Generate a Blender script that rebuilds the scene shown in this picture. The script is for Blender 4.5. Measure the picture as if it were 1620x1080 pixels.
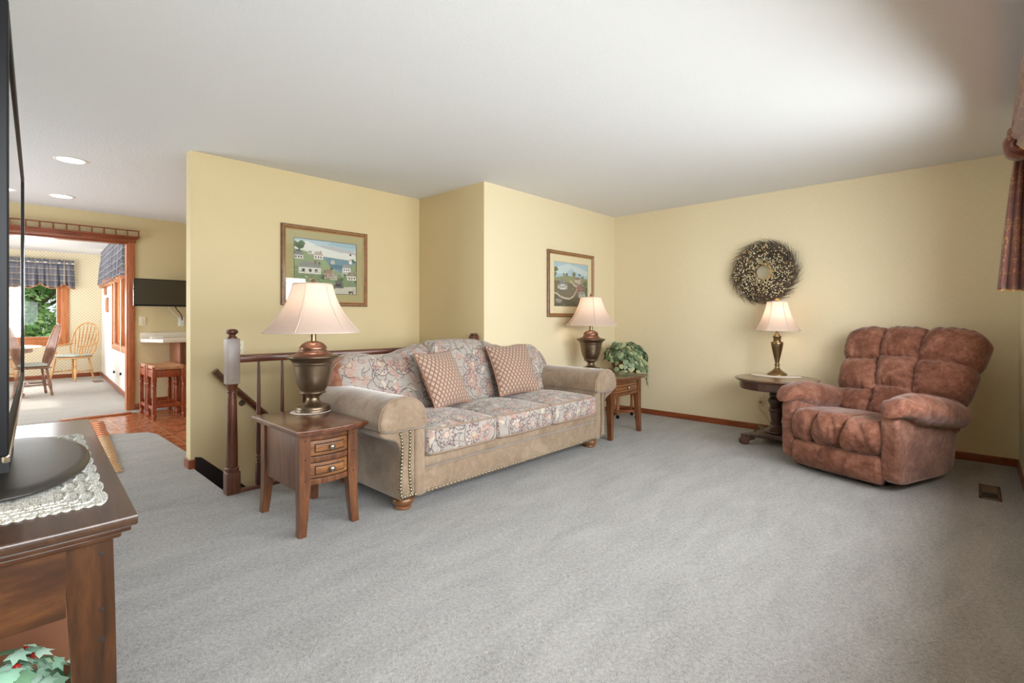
import bpy, math, random
import numpy as np
from mathutils import Vector, Matrix, Euler, noise

scene = bpy.context.scene
for o in list(bpy.data.objects):
    bpy.data.objects.remove(o, do_unlink=True)
COL = scene.collection
PI = math.pi
R = math.radians

# ------------------------------------------------------------------ camera
cam_data = bpy.data.cameras.new('camera')
cam_data.sensor_width = 36.0
cam_data.lens = 780.36 * 36.0 / 1620.0
cam_data.shift_y = -35.7 / 1620.0
cam_data.clip_start = 0.02
cam = bpy.data.objects.new('camera', cam_data)
COL.objects.link(cam)
cam.location = (0, 0, 1.1484)
cam.rotation_euler = (R(90), 0, 0.7566 - R(90))
scene.camera = cam

# ------------------------------------------------------------------ world, exposure, daylight
vs = scene.view_settings
vs.view_transform = 'Standard'
vs.look = 'None'
vs.gamma = 1.0
vs.exposure = -0.12
vs.use_curve_mapping = False

world = bpy.data.worlds.new('World')
scene.world = world
world.use_nodes = True
bg = world.node_tree.nodes['Background']
bg.inputs[0].default_value = (0.86, 0.93, 1.0, 1)
bg.inputs[1].default_value = 1.3


def area(name, loc, rot, sx, sy, power, col=(1, 1, 1), spread=180):
    d = bpy.data.lights.new(name, 'AREA')
    d.shape = 'RECTANGLE'
    d.size, d.size_y = sx, sy
    d.energy = power
    d.color = col
    d.spread = R(spread)
    o = bpy.data.objects.new(name, d)
    o.location = loc
    o.rotation_euler = rot
    COL.objects.link(o)
    return o


# daylight arriving at the windows, plus an added fill at the foyer (each lies just outside its window opening)
area('daylight_front_window', (1.95, -0.75, 1.42), (R(82), 0, 0), 4.8, 1.4, 385, (0.90, 0.96, 1.0))
area('foyer_fill_light', (-2.72, 6.3, 1.2), (R(108), 0, R(-90)), 2.2, 1.9, 190, (0.74, 0.89, 1.0))  # added fill brightening hall and kitchen, no source known there
area('daylight_dining_far', (0.45, 13.5, 1.4), (R(-90), 0, 0), 1.6, 1.3, 60, (0.95, 0.98, 1.0))
area('daylight_dining_side', (2.3, 9.6, 1.4), (R(90), 0, R(90)), 2.2, 1.4, 90, (1.0, 0.98, 0.95))
area('daylight_dining_left', (-2.35, 10.3, 1.4), (R(90), 0, R(-90)), 3.2, 1.8, 340, (0.97, 0.98, 1.0))


# sunlight from the left: it reaches the garden and falls through the dining room's side window
sun_d = bpy.data.lights.new('sun', 'SUN')
sun_d.energy = 4.0
sun_d.angle = R(1.5)
sun_d.color = (1.0, 0.96, 0.9)
sun = bpy.data.objects.new('sun', sun_d)
sun.rotation_euler = Vector((0.80, -0.03, -0.60)).to_track_quat('-Z', 'Y').to_euler()
COL.objects.link(sun)


# ------------------------------------------------------------------ colour and node helpers
def s2l(c):
    c = c / 255.0
    return c / 12.92 if c <= 0.04045 else ((c + 0.055) / 1.055) ** 2.4


def C(r, g, b):
    return (s2l(r), s2l(g), s2l(b), 1.0)


class G:
    """small helper that writes shader nodes"""

    def __init__(self, name):
        self.m = bpy.data.materials.new(name)
        self.m.use_nodes = True
        self.nt = self.m.node_tree
        self.bsdf = self.nt.nodes['Principled BSDF']
        self.out = self.nt.nodes['Material Output']

    def n(self, t):
        return self.nt.nodes.new(t)

    def put(self, sock, v):
        if v is None:
            return
        if isinstance(v, bpy.types.NodeSocket):
            self.nt.links.new(v, sock)
        elif isinstance(v, tuple) and len(v) == 3 and sock.type == 'RGBA':
            sock.default_value = (*v, 1)
        else:
            sock.default_value = v

    def coord(self, kind='Object'):
        return self.n('ShaderNodeTexCoord').outputs[kind]

    def scale(self, v, s, loc=(0, 0, 0), rot=(0, 0, 0)):
        n = self.n('ShaderNodeMapping')
        self.put(n.inputs[0], v)
        n.inputs['Location'].default_value = loc
        n.inputs['Rotation'].default_value = rot
        n.inputs['Scale'].default_value = (s, s, s) if not isinstance(s, tuple) else s
        return n.outputs[0]

    def noise(self, v, s=5, detail=3, rough=0.55, dist=0.0):
        n = self.n('ShaderNodeTexNoise')
        self.put(n.inputs['Vector'], v)
        n.inputs['Scale'].default_value = s
        n.inputs['Detail'].default_value = detail
        n.inputs['Roughness'].default_value = rough
        n.inputs['Distortion'].default_value = dist
        return n.outputs[0]

    def vor(self, v, s=1.0, rnd=1.0, dims='3D', feature='F1'):
        n = self.n('ShaderNodeTexVoronoi')
        n.voronoi_dimensions = dims
        n.feature = feature
        self.put(n.inputs['Vector'], v)
        n.inputs['Scale'].default_value = s
        n.inputs['Randomness'].default_value = rnd
        return n

    def math(self, op, a, b=None, c=None):
        n = self.n('ShaderNodeMath')
        n.operation = op
        self.put(n.inputs[0], a)
        if b is not None:
            self.put(n.inputs[1], b)
        if c is not None:
            self.put(n.inputs[2], c)
        return n.outputs[0]

    def vmath(self, op, a, b=None):
        n = self.n('ShaderNodeVectorMath')
        n.operation = op
        self.put(n.inputs[0], a)
        if b is not None:
            self.put(n.inputs[1], b)
        return n.outputs['Value'] if op == 'LENGTH' else n.outputs[0]

    def sep(self, v):
        n = self.n('ShaderNodeSeparateXYZ')
        self.put(n.inputs[0], v)
        return n.outputs

    def comb(self, x, y, z=0.0):
        n = self.n('ShaderNodeCombineXYZ')
        for i, q in enumerate((x, y, z)):
            self.put(n.inputs[i], q)
        return n.outputs[0]

    def ramp(self, f, stops, interp='LINEAR'):
        n = self.n('ShaderNodeValToRGB')
        self.put(n.inputs[0], f)
        cr = n.color_ramp
        cr.interpolation = interp
        while len(cr.elements) < len(stops):
            cr.elements.new(0.5)
        for e, (p, c) in zip(cr.elements, stops):
            e.position = p
            e.color = c
        return n.outputs[0]

    def mix(self, f, a, b, blend='MIX'):
        n = self.n('ShaderNodeMix')
        n.data_type = 'RGBA'
        n.blend_type = blend
        self.put(n.inputs['Factor'], f)
        self.put(n.inputs['A'] if False else n.inputs[6], a)
        self.put(n.inputs[7], b)
        return n.outputs[2]

    def band(self, d, lo, hi, soft=0.02):
        """1 between lo and hi"""
        a = self.n('ShaderNodeMapRange')
        a.interpolation_type = 'SMOOTHSTEP'
        self.put(a.inputs[0], d)
        a.inputs[1].default_value = lo - soft
        a.inputs[2].default_value = lo + soft
        b = self.n('ShaderNodeMapRange')
        b.interpolation_type = 'SMOOTHSTEP'
        self.put(b.inputs[0], d)
        b.inputs[1].default_value = hi - soft
        b.inputs[2].default_value = hi + soft
        b.inputs[3].default_value = 1
        b.inputs[4].default_value = 0
        return self.math('MULTIPLY', a.outputs[0], b.outputs[0])

    def bump(self, h, strength=0.3, dist=0.01):
        n = self.n('ShaderNodeBump')
        n.inputs['Strength'].default_value = strength
        n.inputs['Distance'].default_value = dist
        self.put(n.inputs['Height'], h)
        self.nt.links.new(n.outputs[0], self.bsdf.inputs['Normal'])

    def set(self, **k):
        names = dict(color='Base Color', rough='Roughness', metal='Metallic', spec='Specular IOR Level', sheen='Sheen Weight',
                     coat='Coat Weight', coat_rough='Coat Roughness', trans='Transmission Weight', ior='IOR', ecol='Emission Color', estr='Emission Strength',
                     sheen_rough='Sheen Roughness', sheen_tint='Sheen Tint')
        for a, v in k.items():
            self.put(self.bsdf.inputs[names[a]], v)
        return self.m


def plain(name, col, rough=0.5, metal=0.0, var=0.0, vscale=6, bump=0.0, bscale=200, **k):
    g = G(name)
    c = col
    if var:
        co = g.coord()
        f = g.noise(co, vscale, 4, 0.6)
        lo = tuple(max(0, q * (1 - var)) for q in col[:3]) + (1,)
        hi = tuple(min(1, q * (1 + var)) for q in col[:3]) + (1,)
        c = g.ramp(f, [(0.3, lo), (0.7, hi)])
    if bump:
        g.bump(g.noise(g.coord(), bscale, 2, 0.6), bump, 0.004)
    return g.set(color=c, rough=rough, metal=metal, **k)


def wood(name, dark, mid, light, grain=(14, 14, 1.3), rough=0.32, coat=0.25, contrast=1.0):
    g = G(name)
    co = g.coord()
    v = g.scale(co, grain)
    f = g.noise(v, 3.0, 6, 0.62, 0.6)
    f2 = g.noise(g.scale(co, tuple(q * 5 for q in grain)), 4.0, 3, 0.6)
    f3 = g.noise(co, 3.5, 3, 0.5)
    f = g.math('ADD', g.math('MULTIPLY', f, 0.62), g.math('ADD', g.math('MULTIPLY', f2, 0.18), g.math('MULTIPLY', f3, 0.2)))
    a = 0.5 - 0.16 / contrast
    b = 0.5 + 0.16 / contrast
    col = g.ramp(f, [(a, dark), (0.5, mid), (b, light)])
    g.bump(f2, 0.06, 0.003)
    return g.set(color=col, rough=rough, coat=coat, coat_rough=0.2)


# ------------------------------------------------------------------ mesh builder
def axis_pts(h, r, n, k):
    r = min(r, h)
    a = []
    for i in range(k + 1):
        a.append(h - r + r * math.tan(R(45) * i / k))
    inner = [-(h - r) + 2 * (h - r) * i / n for i in range(n + 1)] if h - r > 1e-6 else [0.0]
    pts = sorted(set([round(-q, 6) for q in a] + [round(q, 6) for q in inner] + [round(q, 6) for q in a]))
    return pts


class MB:
    def __init__(self):
        self.v = []
        self.f = []
        self.mi = []
        self.sm = []
        self.cols = None

    def add(self, verts, faces, mat=0, smooth=True):
        b = len(self.v)
        self.v.extend([tuple(p) for p in verts])
        for fc in faces:
            self.f.append(tuple(i + b for i in fc))
            self.mi.append(mat)
            self.sm.append(smooth)
        return self

    def cushion(self, c, half, r, puff=(0, 0, 0), n=(6, 6, 6), k=3, warp=None, mat=0, rot=None, pexp=2.0):
        hx, hy, hz = half
        if isinstance(r, (int, float)):
            r = (r, r, r)
        r = tuple(min(a, b) for a, b in zip(r, half))
        ax = [axis_pts(h, q, m, k) for h, q, m in zip(half, r, n)]
        idx = {}
        vs, fs = [], []

        def vert(p):
            key = tuple(round(q, 5) for q in p)
            if key in idx:
                return idx[key]
            q = [max(-(h - rr), min(h - rr, a)) for a, h, rr in zip(p, half, r)]
            d = [(a - b) / rr for a, b, rr in zip(p, q, r)]
            l = math.sqrt(sum(e * e for e in d)) or 1
            o = [b + e / l * rr for b, e, rr in zip(q, d, r)]
            for i in range(3):
                if puff[i]:
                    j, m = (i + 1) % 3, (i + 2) % 3
                    w = max(0, 1 - abs(o[j] / half[j]) ** pexp) * max(0, 1 - abs(o[m] / half[m]) ** pexp)
                    o[i] += puff[i] * w * (o[i] / half[i])
            if warp:
                o = warp(*o)
            if rot:
                o = rot @ Vector(o)
            idx[key] = len(vs)
            vs.append((o[0] + c[0], o[1] + c[1], o[2] + c[2]))
            return idx[key]

        for d in range(3):
            j, m = (d + 1) % 3, (d + 2) % 3
            for sgn in (-1, 1):
                A, B = ax[j], ax[m]
                for a in range(len(A) - 1):
                    for b in range(len(B) - 1):
                        quad = []
                        for (aa, bb) in ((a, b), (a + 1, b), (a + 1, b + 1), (a, b + 1)):
                            p = [0, 0, 0]
                            p[d] = sgn * half[d]
                            p[j] = A[aa]
                            p[m] = B[bb]
                            quad.append(vert(p))
                        if sgn < 0:
                            quad.reverse()
                        fs.append(quad)
        return self.add(vs, fs, mat)

    def rbox(self, x0, x1, y0, y1, z0, z1, r=0.004, mat=0, rot=None, k=2):
        c = ((x0 + x1) / 2, (y0 + y1) / 2, (z0 + z1) / 2)
        return self.cushion(c, (abs(x1 - x0) / 2, abs(y1 - y0) / 2, abs(z1 - z0) / 2), r, n=(1, 1, 1), k=k, mat=mat, rot=rot)

    def box(self, x0, x1, y0, y1, z0, z1, mat=0):
        v = [(x, y, z) for z in (z0, z1) for y in (y0, y1) for x in (x0, x1)]
        f = [(0, 2, 3, 1), (4, 5, 7, 6), (0, 1, 5, 4), (2, 6, 7, 3), (0, 4, 6, 2), (1, 3, 7, 5)]
        return self.add(v, f, mat, False)

    def hexa(self, low, high, mat=0):
        """low and high: four points each, counter-clockwise seen from above"""
        v = list(low) + list(high)
        f = [(3, 2, 1, 0), (4, 5, 6, 7)] + [(i, (i + 1) % 4, (i + 1) % 4 + 4, i + 4) for i in range(4)]
        return self.add(v, f, mat, False)

    def loft(self, secs, mat=0):
        """secs: (cx, cy, z, wx, wy) rectangles from bottom to top"""
        v, f = [], []
        for (cx, cy, z, wx, wy) in secs:
            v += [(cx - wx / 2, cy - wy / 2, z), (cx + wx / 2, cy - wy / 2, z), (cx + wx / 2, cy + wy / 2, z), (cx - wx / 2, cy + wy / 2, z)]
        n = len(secs)
        for k in range(n - 1):
            for i in range(4):
                j = (i + 1) % 4
                f.append((k * 4 + i, k * 4 + j, k * 4 + 4 + j, k * 4 + 4 + i))
        f.append((3, 2, 1, 0))
        f.append(tuple(range((n - 1) * 4, n * 4)))
        return self.add(v, f, mat)

    def lathe(self, prof, c=(0, 0, 0), seg=32, mat=0, sx=1.0, sy=1.0, mod=None, axis='z', cap=True):
        v, f = [], []
        for (r, z) in prof:
            for i in range(seg):
                a = 2 * PI * i / seg
                rr = r * (mod(a, z) if mod else 1)
                p = (rr * math.cos(a) * sx, rr * math.sin(a) * sy, z)
                if axis == 'y':
                    p = (p[0], -p[2], p[1])
                elif axis == 'x':
                    p = (p[2], p[0], p[1])
                v.append((c[0] + p[0], c[1] + p[1], c[2] + p[2]))
        m = len(prof)
        for k in range(m - 1):
            for i in range(seg):
                j = (i + 1) % seg
                f.append((k * seg + i, k * seg + j, (k + 1) * seg + j, (k + 1) * seg + i))
        if cap and prof[0][0] > 1e-5:
            f.append(tuple(reversed(range(seg))))
        if cap and prof[-1][0] > 1e-5:
            f.append(tuple(range((m - 1) * seg, m * seg)))
        return self.add(v, f, mat)

    def tube(self, pts, rad, seg=8, mat=0, flat=1.0, cap=True):
        P = [Vector(p) for p in pts]
        n = len(P)
        rads = rad if isinstance(rad, (list, tuple)) else [rad] * n
        v, f = [], []
        t0 = (P[1] - P[0]).normalized()
        up = Vector((0, 0, 1)) if abs(t0.z) < 0.9 else Vector((1, 0, 0))
        nrm = t0.cross(up).normalized()
        for i in range(n):
            t = (P[min(i + 1, n - 1)] - P[max(i - 1, 0)])
            t = t.normalized() if t.length > 1e-9 else t0
            nrm = (nrm - t * nrm.dot(t))
            nrm = nrm.normalized() if nrm.length > 1e-6 else t.orthogonal().normalized()
            bn = t.cross(nrm)
            for j in range(seg):
                a = 2 * PI * j / seg
                q = P[i] + nrm * (math.cos(a) * rads[i]) + bn * (math.sin(a) * rads[i] * flat)
                v.append(tuple(q))
        for i in range(n - 1):
            for j in range(seg):
                k = (j + 1) % seg
                f.append((i * seg + j, i * seg + k, (i + 1) * seg + k, (i + 1) * seg + j))
        if cap:
            f.append(tuple(reversed(range(seg))))
            f.append(tuple(range((n - 1) * seg, n * seg)))
        return self.add(v, f, mat)

    def prism(self, poly, t0, t1, axis='y', bev=0.0, mat=0, steps=1, nb=3):
        """poly: list of (a, b); axis y: a=x, b=z; axis x: a=y, b=z; axis z: a=x, b=y"""
        n = len(poly)
        A = sum(poly[i][0] * poly[(i + 1) % n][1] - poly[(i + 1) % n][0] * poly[i][1] for i in range(n))
        if A < 0:
            poly = poly[::-1]

        def inset(d):
            if d <= 0:
                return poly
            o = []
            for i in range(n):
                p0, p1, p2 = poly[i - 1], poly[i], poly[(i + 1) % n]
                e1 = Vector((p1[0] - p0[0], p1[1] - p0[1]))
                e2 = Vector((p2[0] - p1[0], p2[1] - p1[1]))
                e1 = e1.normalized() if e1.length > 1e-9 else e1
                e2 = e2.normalized() if e2.length > 1e-9 else e2
                m = Vector((-e1.y - e2.y, e1.x + e2.x))
                m = m.normalized() if m.length > 1e-9 else m
                o.append((p1[0] + m.x * d, p1[1] + m.y * d))
            return o

        rings = []
        if bev > 0:
            for i in range(nb + 1):
                a = R(90) * i / nb
                rings.append((t0 + bev * (1 - math.sin(a)), inset(bev * (1 - math.cos(a)))))
            rings = [(t0 + bev * (1 - math.cos(R(90) * i / nb)), inset(bev * (1 - math.sin(R(90) * i / nb)))) for i in range(nb + 1)]
            mids = [(t0 + bev + (t1 - t0 - 2 * bev) * i / steps, poly) for i in range(1, steps)]
            back = [(t1 - bev * (1 - math.cos(R(90) * i / nb)), inset(bev * (1 - math.sin(R(90) * i / nb)))) for i in range(nb, -1, -1)]
            rings = rings + mids + back
        else:
            rings = [(t0 + (t1 - t0) * i / steps, poly) for i in range(steps + 1)]
        v, f = [], []
        for t, pl in rings:
            for a, b in pl:
                v.append({'y': (a, t, b), 'x': (t, a, b), 'z': (a, b, t)}[axis])
        m = len(rings)
        flip = axis == 'y'
        for k in range(m - 1):
            for i in range(n):
                j = (i + 1) % n
                q = (k * n + i, k * n + j, (k + 1) * n + j, (k + 1) * n + i)
                f.append(tuple(reversed(q)) if flip else q)
        c0 = tuple(range(n)) if flip else tuple(reversed(range(n)))
        c1 = tuple(reversed(range((m - 1) * n, m * n))) if flip else tuple(range((m - 1) * n, m * n))
        f.append(c0)
        f.append(c1)
        return self.add(v, f, mat)

    def grid(self, fn, nu, nv, mat=0, flip=False):
        v = [fn(i / nu, j / nv) for i in range(nu + 1) for j in range(nv + 1)]
        f = []
        for i in range(nu):
            for j in range(nv):
                q = (i * (nv + 1) + j, (i + 1) * (nv + 1) + j, (i + 1) * (nv + 1) + j + 1, i * (nv + 1) + j + 1)
                f.append(tuple(reversed(q)) if flip else q)
        return self.add(v, f, mat)

    def ball(self, c, r, seg=12, rings=8, mat=0, sc=(1, 1, 1)):
        prof = [(max(1e-6, r * math.sin(PI * i / rings)), -r * math.cos(PI * i / rings)) for i in range(rings + 1)]
        prof[0] = (0.00001 * r, -r)
        prof[-1] = (0.00001 * r, r)
        b = len(self.v)
        self.lathe(prof, (0, 0, 0), seg, mat)
        for i in range(b, len(self.v)):
            p = self.v[i]
            self.v[i] = (c[0] + p[0] * sc[0], c[1] + p[1] * sc[1], c[2] + p[2] * sc[2])
        return self

    def xform(self, M, start=0):
        for i in range(start, len(self.v)):
            self.v[i] = tuple(M @ Vector(self.v[i]))
        return self

    def build(self, name, mats, parent=None, off=True, uv=False, sharp=38, colors=None, thick=None):
        me = bpy.data.meshes.new(name)
        o3 = Vector((0, 0, 0))
        if parent is not None and off:
            r = parent
            while r.parent:
                r = r.parent
            o3 = r.location
        vv = [(p[0] - o3[0], p[1] - o3[1], p[2] - o3[2]) for p in self.v]
        me.from_pydata(vv, [], self.f)
        if not isinstance(mats, (list, tuple)):
            mats = [mats]
        for m in mats:
            me.materials.append(m)
        me.polygons.foreach_set('material_index', self.mi)
        me.polygons.foreach_set('use_smooth', self.sm)
        me.update()
        me.set_sharp_from_angle(angle=R(sharp))
        if uv:
            lay = me.uv_layers.new(name='uv')
            for p in me.polygons:
                nx, ny, nz = (abs(q) for q in p.normal)
                for li in p.loop_indices:
                    x, y, z = me.vertices[me.loops[li].vertex_index].co
                    if nz >= nx and nz >= ny * 1.0:
                        u = (x, y)
                    elif ny >= nx:
                        u = (x, z)
                    else:
                        u = (y, z)
                    lay.data[li].uv = u
        if colors is not None:
            at = me.color_attributes.new(name='tint', type='FLOAT_COLOR', domain='CORNER')
            for p in me.polygons:
                for li in p.loop_indices:
                    at.data[li].color = colors[p.index]
        o = bpy.data.objects.new(name, me)
        COL.objects.link(o)
        if parent is not None:
            o.parent = parent
        if thick:
            md = o.modifiers.new('solid', 'SOLIDIFY')
            md.thickness = thick
            md.offset = 0
        return o


def thing(name, label, cat, loc=(0, 0, 0), rz=0.0, group=None):
    o = bpy.data.objects.new(name, None)
    o.empty_display_size = 0.1
    COL.objects.link(o)
    o.location = loc
    o.rotation_euler = (0, 0, rz)
    o['label'] = label
    o['category'] = cat
    if group:
        o['group'] = group
    return o


def tag(o, label, cat, group=None):
    o['label'] = label
    o['category'] = cat
    if group:
        o['group'] = group
    return o


def struct(o):
    o['kind'] = 'structure'
    return o


def kids(o):
    return [c for c in COL.objects if c.parent == o]


def copy_tree(o, parent=None):
    c = o.copy()
    COL.objects.link(c)
    if parent is not None:
        c.parent = parent
    for ch in kids(o):
        copy_tree(ch, c)
    return c


def place_copy(o, loc, rz=0.0, label=None, group=None):
    c = copy_tree(o)
    c.location = loc
    c.rotation_euler = (0, 0, rz)
    if label:
        c['label'] = label
    if group:
        c['group'] = group
    return c


def lamp(name, loc, power, col, radius, parent, spot=None):
    d = bpy.data.lights.new(name, 'SPOT' if spot else 'POINT')
    d.energy = power
    d.color = col
    d.shadow_soft_size = radius
    if spot:
        d.spot_size = R(spot)
        d.spot_blend = 0.6
    o = bpy.data.objects.new(name, d)
    COL.objects.link(o)
    o.parent = parent
    o.location = loc
    return o


def lerp(a, b, t):
    return a + (b - a) * t


def smooth_poly(pts, it=2, closed=True):
    for _ in range(it):
        o = []
        n = len(pts)
        for i in range(n if closed else n - 1):
            p, q = pts[i], pts[(i + 1) % n]
            o.append(tuple(lerp(a, b, 0.25) for a, b in zip(p, q)))
            o.append(tuple(lerp(a, b, 0.75) for a, b in zip(p, q)))
        if not closed:
            o = [pts[0]] + o + [pts[-1]]
        pts = o
    return pts
# ------------------------------------------------------------------ materials
def carpet_mat(name, dark, mid, light, pile=210.0):
    g = G(name)
    co = g.coord()
    fine = g.noise(co, pile, 3, 0.75)
    med = g.noise(g.scale(co, (1.0, 1.0, 1.0), rot=(0, 0, 0.6)), 75, 4, 0.65, 0.8)
    sw = g.noise(g.scale(co, (1.0, 3.2, 1.0), rot=(0, 0, 0.35)), 2.2, 4, 0.6, 0.5)
    t = g.math('ADD', g.math('MULTIPLY', fine, 0.40), g.math('ADD', g.math('MULTIPLY', med, 0.42), g.math('MULTIPLY', sw, 0.18)))
    col = g.ramp(t, [(0.36, dark), (0.5, mid), (0.62, light)])
    g.bump(g.math('ADD', fine, g.math('MULTIPLY', med, 1.4)), 1.0, 0.020)
    return g.set(color=col, rough=0.95, spec=0.1, sheen=0.25)


M = {}
M['carpet'] = carpet_mat('carpet', C(160, 157, 154), C(215, 211, 207), C(243, 240, 236))
M['carpet_cream'] = carpet_mat('carpet_cream', C(190, 183, 172), C(222, 216, 206), C(238, 234, 226))


def ceiling_mat():
    g = G('ceiling_paint')
    co = g.coord()
    h = g.noise(co, 90, 3, 0.6)
    g.bump(g.ramp(h, [(0.42, (0, 0, 0, 1)), (0.62, (1, 1, 1, 1))]), 0.22, 0.006)
    return g.set(color=C(226, 226, 226), rough=0.9, spec=0.15)


M['ceiling'] = ceiling_mat()


def paint(name, col, tex=300.0, strength=0.05):
    g = G(name)
    co = g.coord()
    f = g.noise(co, 2.2, 3, 0.5)
    lo = tuple(q * 0.96 for q in col[:3]) + (1,)
    g.bump(g.noise(co, tex, 2, 0.5), strength, 0.003)
    return g.set(color=g.ramp(f, [(0.3, lo), (0.7, col)]), rough=0.55, spec=0.3)


M['yellow_paint'] = paint('yellow_paint', C(216, 196, 152))


def linen_paper():
    g = G('linen_wallpaper')
    co = g.coord()
    a = g.noise(g.scale(co, (60, 60, 900)), 1.0, 3, 0.6)
    b = g.noise(g.scale(co, (900, 900, 40)), 1.0, 3, 0.6)
    f = g.math('ADD', g.math('MULTIPLY', a, 0.5), g.math('MULTIPLY', b, 0.5))
    col = g.ramp(f, [(0.35, C(220, 204, 168)), (0.65, C(235, 221, 188))])
    g.bump(f, 0.08, 0.003)
    return g.set(color=col, rough=0.65, spec=0.25)


M['linen_paper'] = linen_paper()


def dotted_paper():
    g = G('dotted_wallpaper')
    s = g.sep(g.coord())
    u = g.math('MULTIPLY', g.math('ADD', s[0], s[1]), 18.0)
    w = g.math('MULTIPLY', s[2], 18.0)
    p = g.math('ADD', u, w)
    q = g.math('SUBTRACT', u, w)
    a = g.math('ABSOLUTE', g.math('SUBTRACT', g.math('FRACT', p), 0.5))
    b = g.math('ABSOLUTE', g.math('SUBTRACT', g.math('FRACT', q), 0.5))
    d = g.math('MAXIMUM', a, b)
    m = g.math('LESS_THAN', d, 0.17)
    l = g.math('GREATER_THAN', d, 0.47)
    col = g.mix(l, C(226, 216, 188), C(206, 192, 158))
    col = g.mix(m, col, C(150, 136, 108))
    return g.set(color=col, rough=0.7, spec=0.2)


M['dotted_paper'] = dotted_paper()
M['white_wall'] = paint('white_wall', C(236, 234, 228))


def tile_mat():
    g = G('terracotta_tile')
    co = g.coord()
    v = g.scale(co, 3.2, rot=(0, 0, 0))
    s = g.sep(v)
    fx = g.math('ABSOLUTE', g.math('SUBTRACT', g.math('FRACT', s[0]), 0.5))
    fy = g.math('ABSOLUTE', g.math('SUBTRACT', g.math('FRACT', s[1]), 0.5))
    grout = g.math('GREATER_THAN', g.math('MAXIMUM', fx, fy), 0.488)
    f = g.noise(co, 9, 5, 0.65, 1.2)
    col = g.ramp(f, [(0.3, C(116, 60, 34)), (0.5, C(158, 90, 54)), (0.7, C(188, 120, 78))])
    col = g.mix(grout, col, C(176, 140, 104))
    return g.set(color=col, rough=0.24, spec=0.5)


M['tile'] = tile_mat()

M['trim_wood'] = wood('trim_wood', C(96, 44, 20), C(138, 68, 34), C(164, 88, 48), grain=(2, 2, 16))
M['oak_trim'] = wood('oak_trim', C(128, 62, 26), C(166, 90, 44), C(186, 110, 60), grain=(16, 16, 1.2), rough=0.4)
M['window_oak'] = wood('window_oak', C(150, 86, 44), C(184, 112, 62), C(204, 134, 82), grain=(16, 16, 1.2), rough=0.4)
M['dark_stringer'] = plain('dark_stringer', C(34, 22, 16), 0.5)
M['rail_wood'] = wood('rail_wood', C(52, 26, 16), C(86, 46, 28), C(112, 66, 42), grain=(16, 16, 1.2), rough=0.3)
M['rail_wood_flat'] = wood('rail_wood_flat', C(56, 26, 16), C(88, 46, 28), C(112, 64, 40), grain=(1.2, 16, 16), rough=0.3)
M['table_wood'] = wood('table_wood', C(66, 36, 20), C(104, 62, 36), C(138, 88, 54), grain=(13, 13, 1.4), rough=0.32)
M['table_top'] = wood('table_top', C(64, 34, 20), C(92, 52, 32), C(118, 72, 46), grain=(13, 1.4, 13), rough=0.22, coat=0.5)
M['drawer_wood'] = wood('drawer_wood', C(90, 52, 26), C(132, 84, 46), C(164, 112, 66), grain=(1.6, 14, 14), rough=0.35)
M['seam_dark'] = plain('seam_dark', C(32, 18, 10), 0.7)
M['console_wood'] = wood('console_wood', C(28, 15, 8), C(64, 37, 18), C(96, 59, 30), grain=(9, 9, 1.4), rough=0.36, contrast=0.8)
M['console_wood_flat'] = wood('console_wood_flat', C(28, 15, 8), C(64, 36, 18), C(100, 62, 32), grain=(1.3, 6, 6), rough=0.36, contrast=0.8)
M['console_top'] = wood('console_top', C(46, 30, 20), C(66, 44, 30), C(82, 58, 42), grain=(13, 1.3, 13), rough=0.33, coat=0.4)
M['console_back'] = plain('console_back', C(126, 80, 54), 0.6, var=0.08)
M['round_wood'] = wood('round_wood', C(46, 28, 20), C(74, 48, 36), C(98, 68, 52), grain=(12, 12, 1.4), rough=0.34)
M['round_top'] = wood('round_top', C(70, 46, 32), C(98, 68, 48), C(122, 90, 66), grain=(12, 1.4, 12), rough=0.26, coat=0.5)
M['foot_wood'] = wood('foot_wood', C(92, 56, 28), C(126, 82, 46), C(154, 108, 68), grain=(8, 8, 8), rough=0.3)
M['stool_wood'] = wood('stool_wood', C(98, 38, 16), C(144, 62, 30), C(172, 88, 48), grain=(14, 14, 1.4), rough=0.3)
M['light_oak'] = wood('light_oak', C(176, 122, 66), C(208, 156, 98), C(226, 182, 128), grain=(14, 14, 1.4), rough=0.35)
M['brown_oak'] = wood('brown_oak', C(92, 60, 42), C(132, 92, 70), C(160, 122, 98), grain=(14, 14, 1.4), rough=0.35)
M['stand_wood'] = wood('stand_wood', C(112, 62, 28), C(150, 92, 48), C(176, 118, 70), grain=(14, 14, 1.4), rough=0.35)
M['picture_wood'] = wood('picture_wood', C(86, 56, 30), C(122, 84, 50), C(148, 108, 68), grain=(10, 10, 10), rough=0.4)
M['picture_inner'] = plain('picture_inner', C(176, 132, 84), 0.4)

M['bronze'] = plain('antique_bronze', C(142, 124, 98), 0.33, 0.95, var=0.12, vscale=10)
M['bronze_dark'] = plain('dark_bronze', C(128, 110, 90), 0.36, 0.92, var=0.14, vscale=10)
M['copper'] = plain('copper_bronze', C(150, 116, 98), 0.3, 0.9)
M['brass_lamp'] = plain('weathered_brass', C(138, 116, 82), 0.3, 0.95, var=0.18, vscale=16)
M['pewter'] = plain('pewter', C(150, 140, 126), 0.32, 0.9)
M['nail'] = plain('nail_head', C(152, 140, 118), 0.32, 0.85)
M['black_plastic'] = plain('black_plastic', C(12, 12, 14), 0.45, spec=0.2)
M['tv_base'] = plain('tv_base', C(44, 40, 36), 0.3)
M['white_plastic'] = plain('white_plastic', C(236, 232, 222), 0.4)
M['cream_plastic'] = plain('cream_plastic', C(224, 212, 182), 0.4)
M['slot_dark'] = plain('slot_dark', C(40, 36, 30), 0.6)
M['gold_plug'] = plain('gold_plug', C(190, 150, 60), 0.4)
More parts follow.
